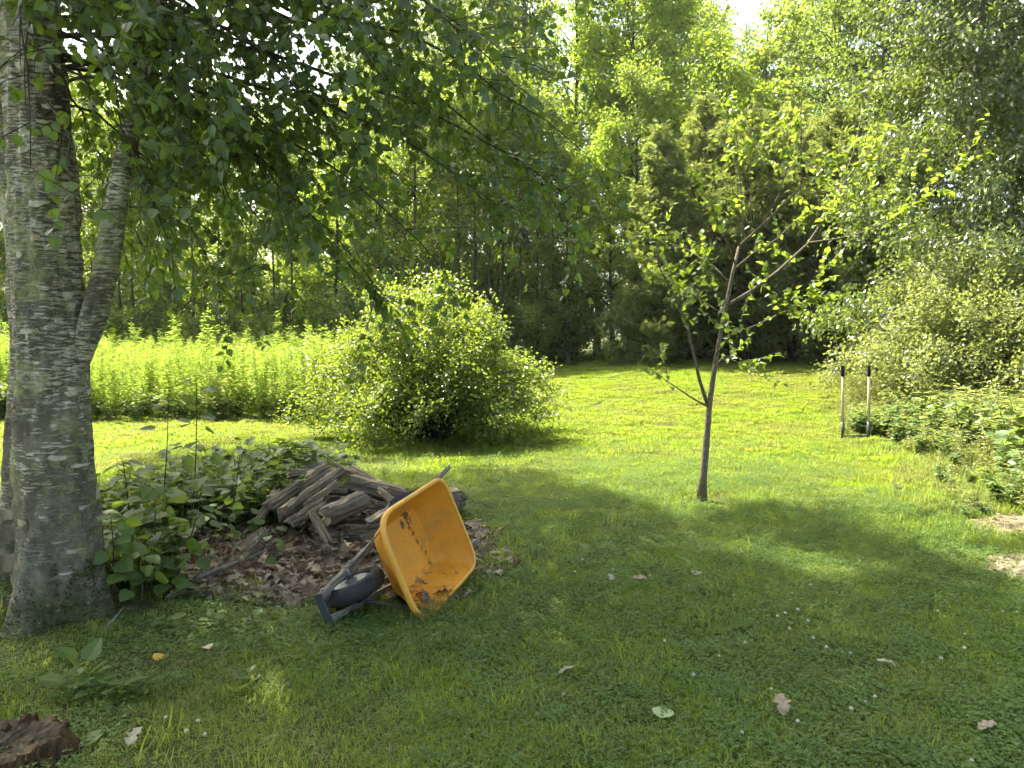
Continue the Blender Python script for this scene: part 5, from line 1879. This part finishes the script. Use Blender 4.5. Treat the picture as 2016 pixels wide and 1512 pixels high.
# ------------------------------------------------------------------ rotten stump and small plants at the lower left
sg = gp(2, 1500)
stump = empty('tree_stump', sg, 'low dark rotten stump in the lower left corner', 'stump')
seg = 72
Vs, nring = [], 9
for i in range(nring):
    t = i / (nring - 1)
    for j in range(seg):
        a = j * 2 * math.pi / seg
        r = .20 * (1.3 - .38 * t) * (1 + .10 * math.sin(3 * a + 1) + .06 * math.sin(7 * a)) + .012 * math.sin(23 * a)
        top = .085 * (1 + .25 * math.sin(2 * a + .6) + .16 * ((j * 7919) % 13) / 13 - .1)
        Vs.append([r * math.cos(a), r * math.sin(a), -.05 + t * (top + .05)])
Vs = np.array(Vs)
Vs += .010 * np.stack([fbm(Vs * 30, 5), fbm(Vs * 30, 6), fbm(Vs * 30, 7)], -1)
i, j = np.meshgrid(np.arange(nring - 1), np.arange(seg), indexing='ij')
j2 = (j + 1) % seg
sd = MB().add(Vs, np.stack([i * seg + j, i * seg + j2, (i + 1) * seg + j2, (i + 1) * seg + j], -1).reshape(-1, 4))
STM = bark_mat('rotten_wood', (.014, .010, .005), (.11, .066, .030), (22, 22, 3))
sd.build('side', STM, stump, True)
top = Vs[-seg:]
rows = [top]
for s in (.8, .6, .4, .2, .05):
    q = top.copy()
    q[:, :2] *= s
    q[:, 2] = q[:, 2] * s + (1 - s) * .10 - .05 * (1 - s) + .018 * fbm(q * 14, 8)
    rows.append(q)
rows = np.array(rows)
n = len(rows)
i, j = np.meshgrid(np.arange(n - 1), np.arange(seg), indexing='ij')
j2 = (j + 1) % seg
MB().add(rows.reshape(-1, 3), np.stack([i * seg + j, i * seg + j2, (i + 1) * seg + j2, (i + 1) * seg + j], -1).reshape(-1, 4)).build(
    'cut_face', bark_mat('rotten_top', (.014, .011, .007), (.09, .072, .045), (16, 6, 10)), stump, True)


wr_ = np.random.default_rng(8)
for k in range(46):                                   # upright splinters left round the rotten rim
    a = k * 2 * math.pi / 46 + wr_.normal(0, .05)
    rr = .175 + wr_.normal(0, .02)
    b0 = np.array([math.cos(a) * rr, math.sin(a) * rr, .01])
    b1 = b0 + np.array([math.cos(a) * wr_.normal(.0, .02), math.sin(a) * wr_.normal(.0, .02), wr_.uniform(.035, .088)])
    MB().tube(np.array([b0, (b0 + b1) / 2 + wr_.normal(0, .004, 3), b1]), [.022, .020, .013], 5, True, 0, .2, k).build('splinter', STM, stump)


def small_plant(x, y, nl, ls, kind, lab, upr=.35, stem=0.0, mat='l_under', name='small_weed'):
    g = gp(x, y)
    t = empty(name, g, lab, 'weed', 'small plants on the shaded ground')
    r = np.random.default_rng(int(x * 7 + y))
    T2, F2 = leaf_template(kind)
    me = [MB().add(T2 * np.array([.95, 1, 1]), F2).mesh('leaf', M[mat])]
    a = np.arange(nl) * 2.4 + r.uniform(0, 6)
    pos = np.stack([np.cos(a) * .02, np.sin(a) * .02, np.linspace(.01, stem + .012, nl)], -1)
    ax = np.stack([np.cos(a), np.sin(a), np.full(nl, upr) + r.normal(0, .15, nl)], -1)
    leaf_objects(me, pos, ax, nrm(np.array([0, 0, 1.0]) + r.normal(0, .15, (nl, 3))), ls * r.uniform(.7, 1.2, nl), t)
    if stem:
        MB().tube(np.array([[0, 0, 0], [.005, 0, stem * .5], [0, .004, stem]]), .002, 4).build('stem', stem_m, t, True)


small_plant(150, 1480, 3, .12, 'ovate', 'plant with three broad smooth leaves beside the stump', .45)
small_plant(135, 1385, 9, .10, 'ovate', 'leafy weed just above the stump', .5, .10)
small_plant(185, 1372, 10, .10, 'lance', 'weed with narrow leaves between stump and yellow leaf', .6, .10)
small_plant(235, 1380, 9, .09, 'ovate', 'spreading low weed right of the stump', .4, .07)
small_plant(280, 1365, 8, .09, 'lance', 'thin leaved weed below the yellow leaf', .5, .06)
small_plant(165, 1345, 6, .11, 'ovate', 'upright weed below the foot of the birch', 1.0, .10)
small_plant(483, 1350, 5, .06, 'ovate', 'tiny bright sprout alone in the shaded grass', .6, .04)
small_plant(985, 1395, 4, .09, 'lance', 'narrow leaved plantain in the lawn below the wheelbarrow', .7)
small_plant(885, 1335, 3, .10, 'lance', 'single blade leaved weed left of the bleached leaf', .8)
small_plant(1725, 1215, 3, .11, 'lance', 'pale upright weed leaf on the lawn at the right', .9)
small_plant(330, 1240, 8, .07, 'broad', 'low round leaved weed at the edge of the dead leaves', .3, .05)
small_plant(420, 1235, 8, .07, 'broad', 'low weed at the front edge of the dead leaves, middle one', .3, .05)
small_plant(500, 1240, 7, .07, 'ovate', 'low weed at the front edge of the dead leaves, right one', .4, .06)


# ------------------------------------------------------------------ thin humid air, added to lift the dark tones
hm, hnt, hout = new_mat('haze')
pv = N(hnt, 'ShaderNodeVolumePrincipled')
pv.inputs['Color'].default_value = (1, .99, .93, 1)
pv.inputs['Density'].default_value = 0.0005
pv.inputs['Anisotropy'].default_value = 0.55
hnt.links.new(pv.outputs[0], hout.inputs['Volume'])
hz_o = MB().box((0, 15, 9.0), (1100, 1100, 10.2)).build('haze', hm)
tag(hz_o, 'thin humid air added over the whole garden to lift the dark tones', 'haze', kind='stuff')
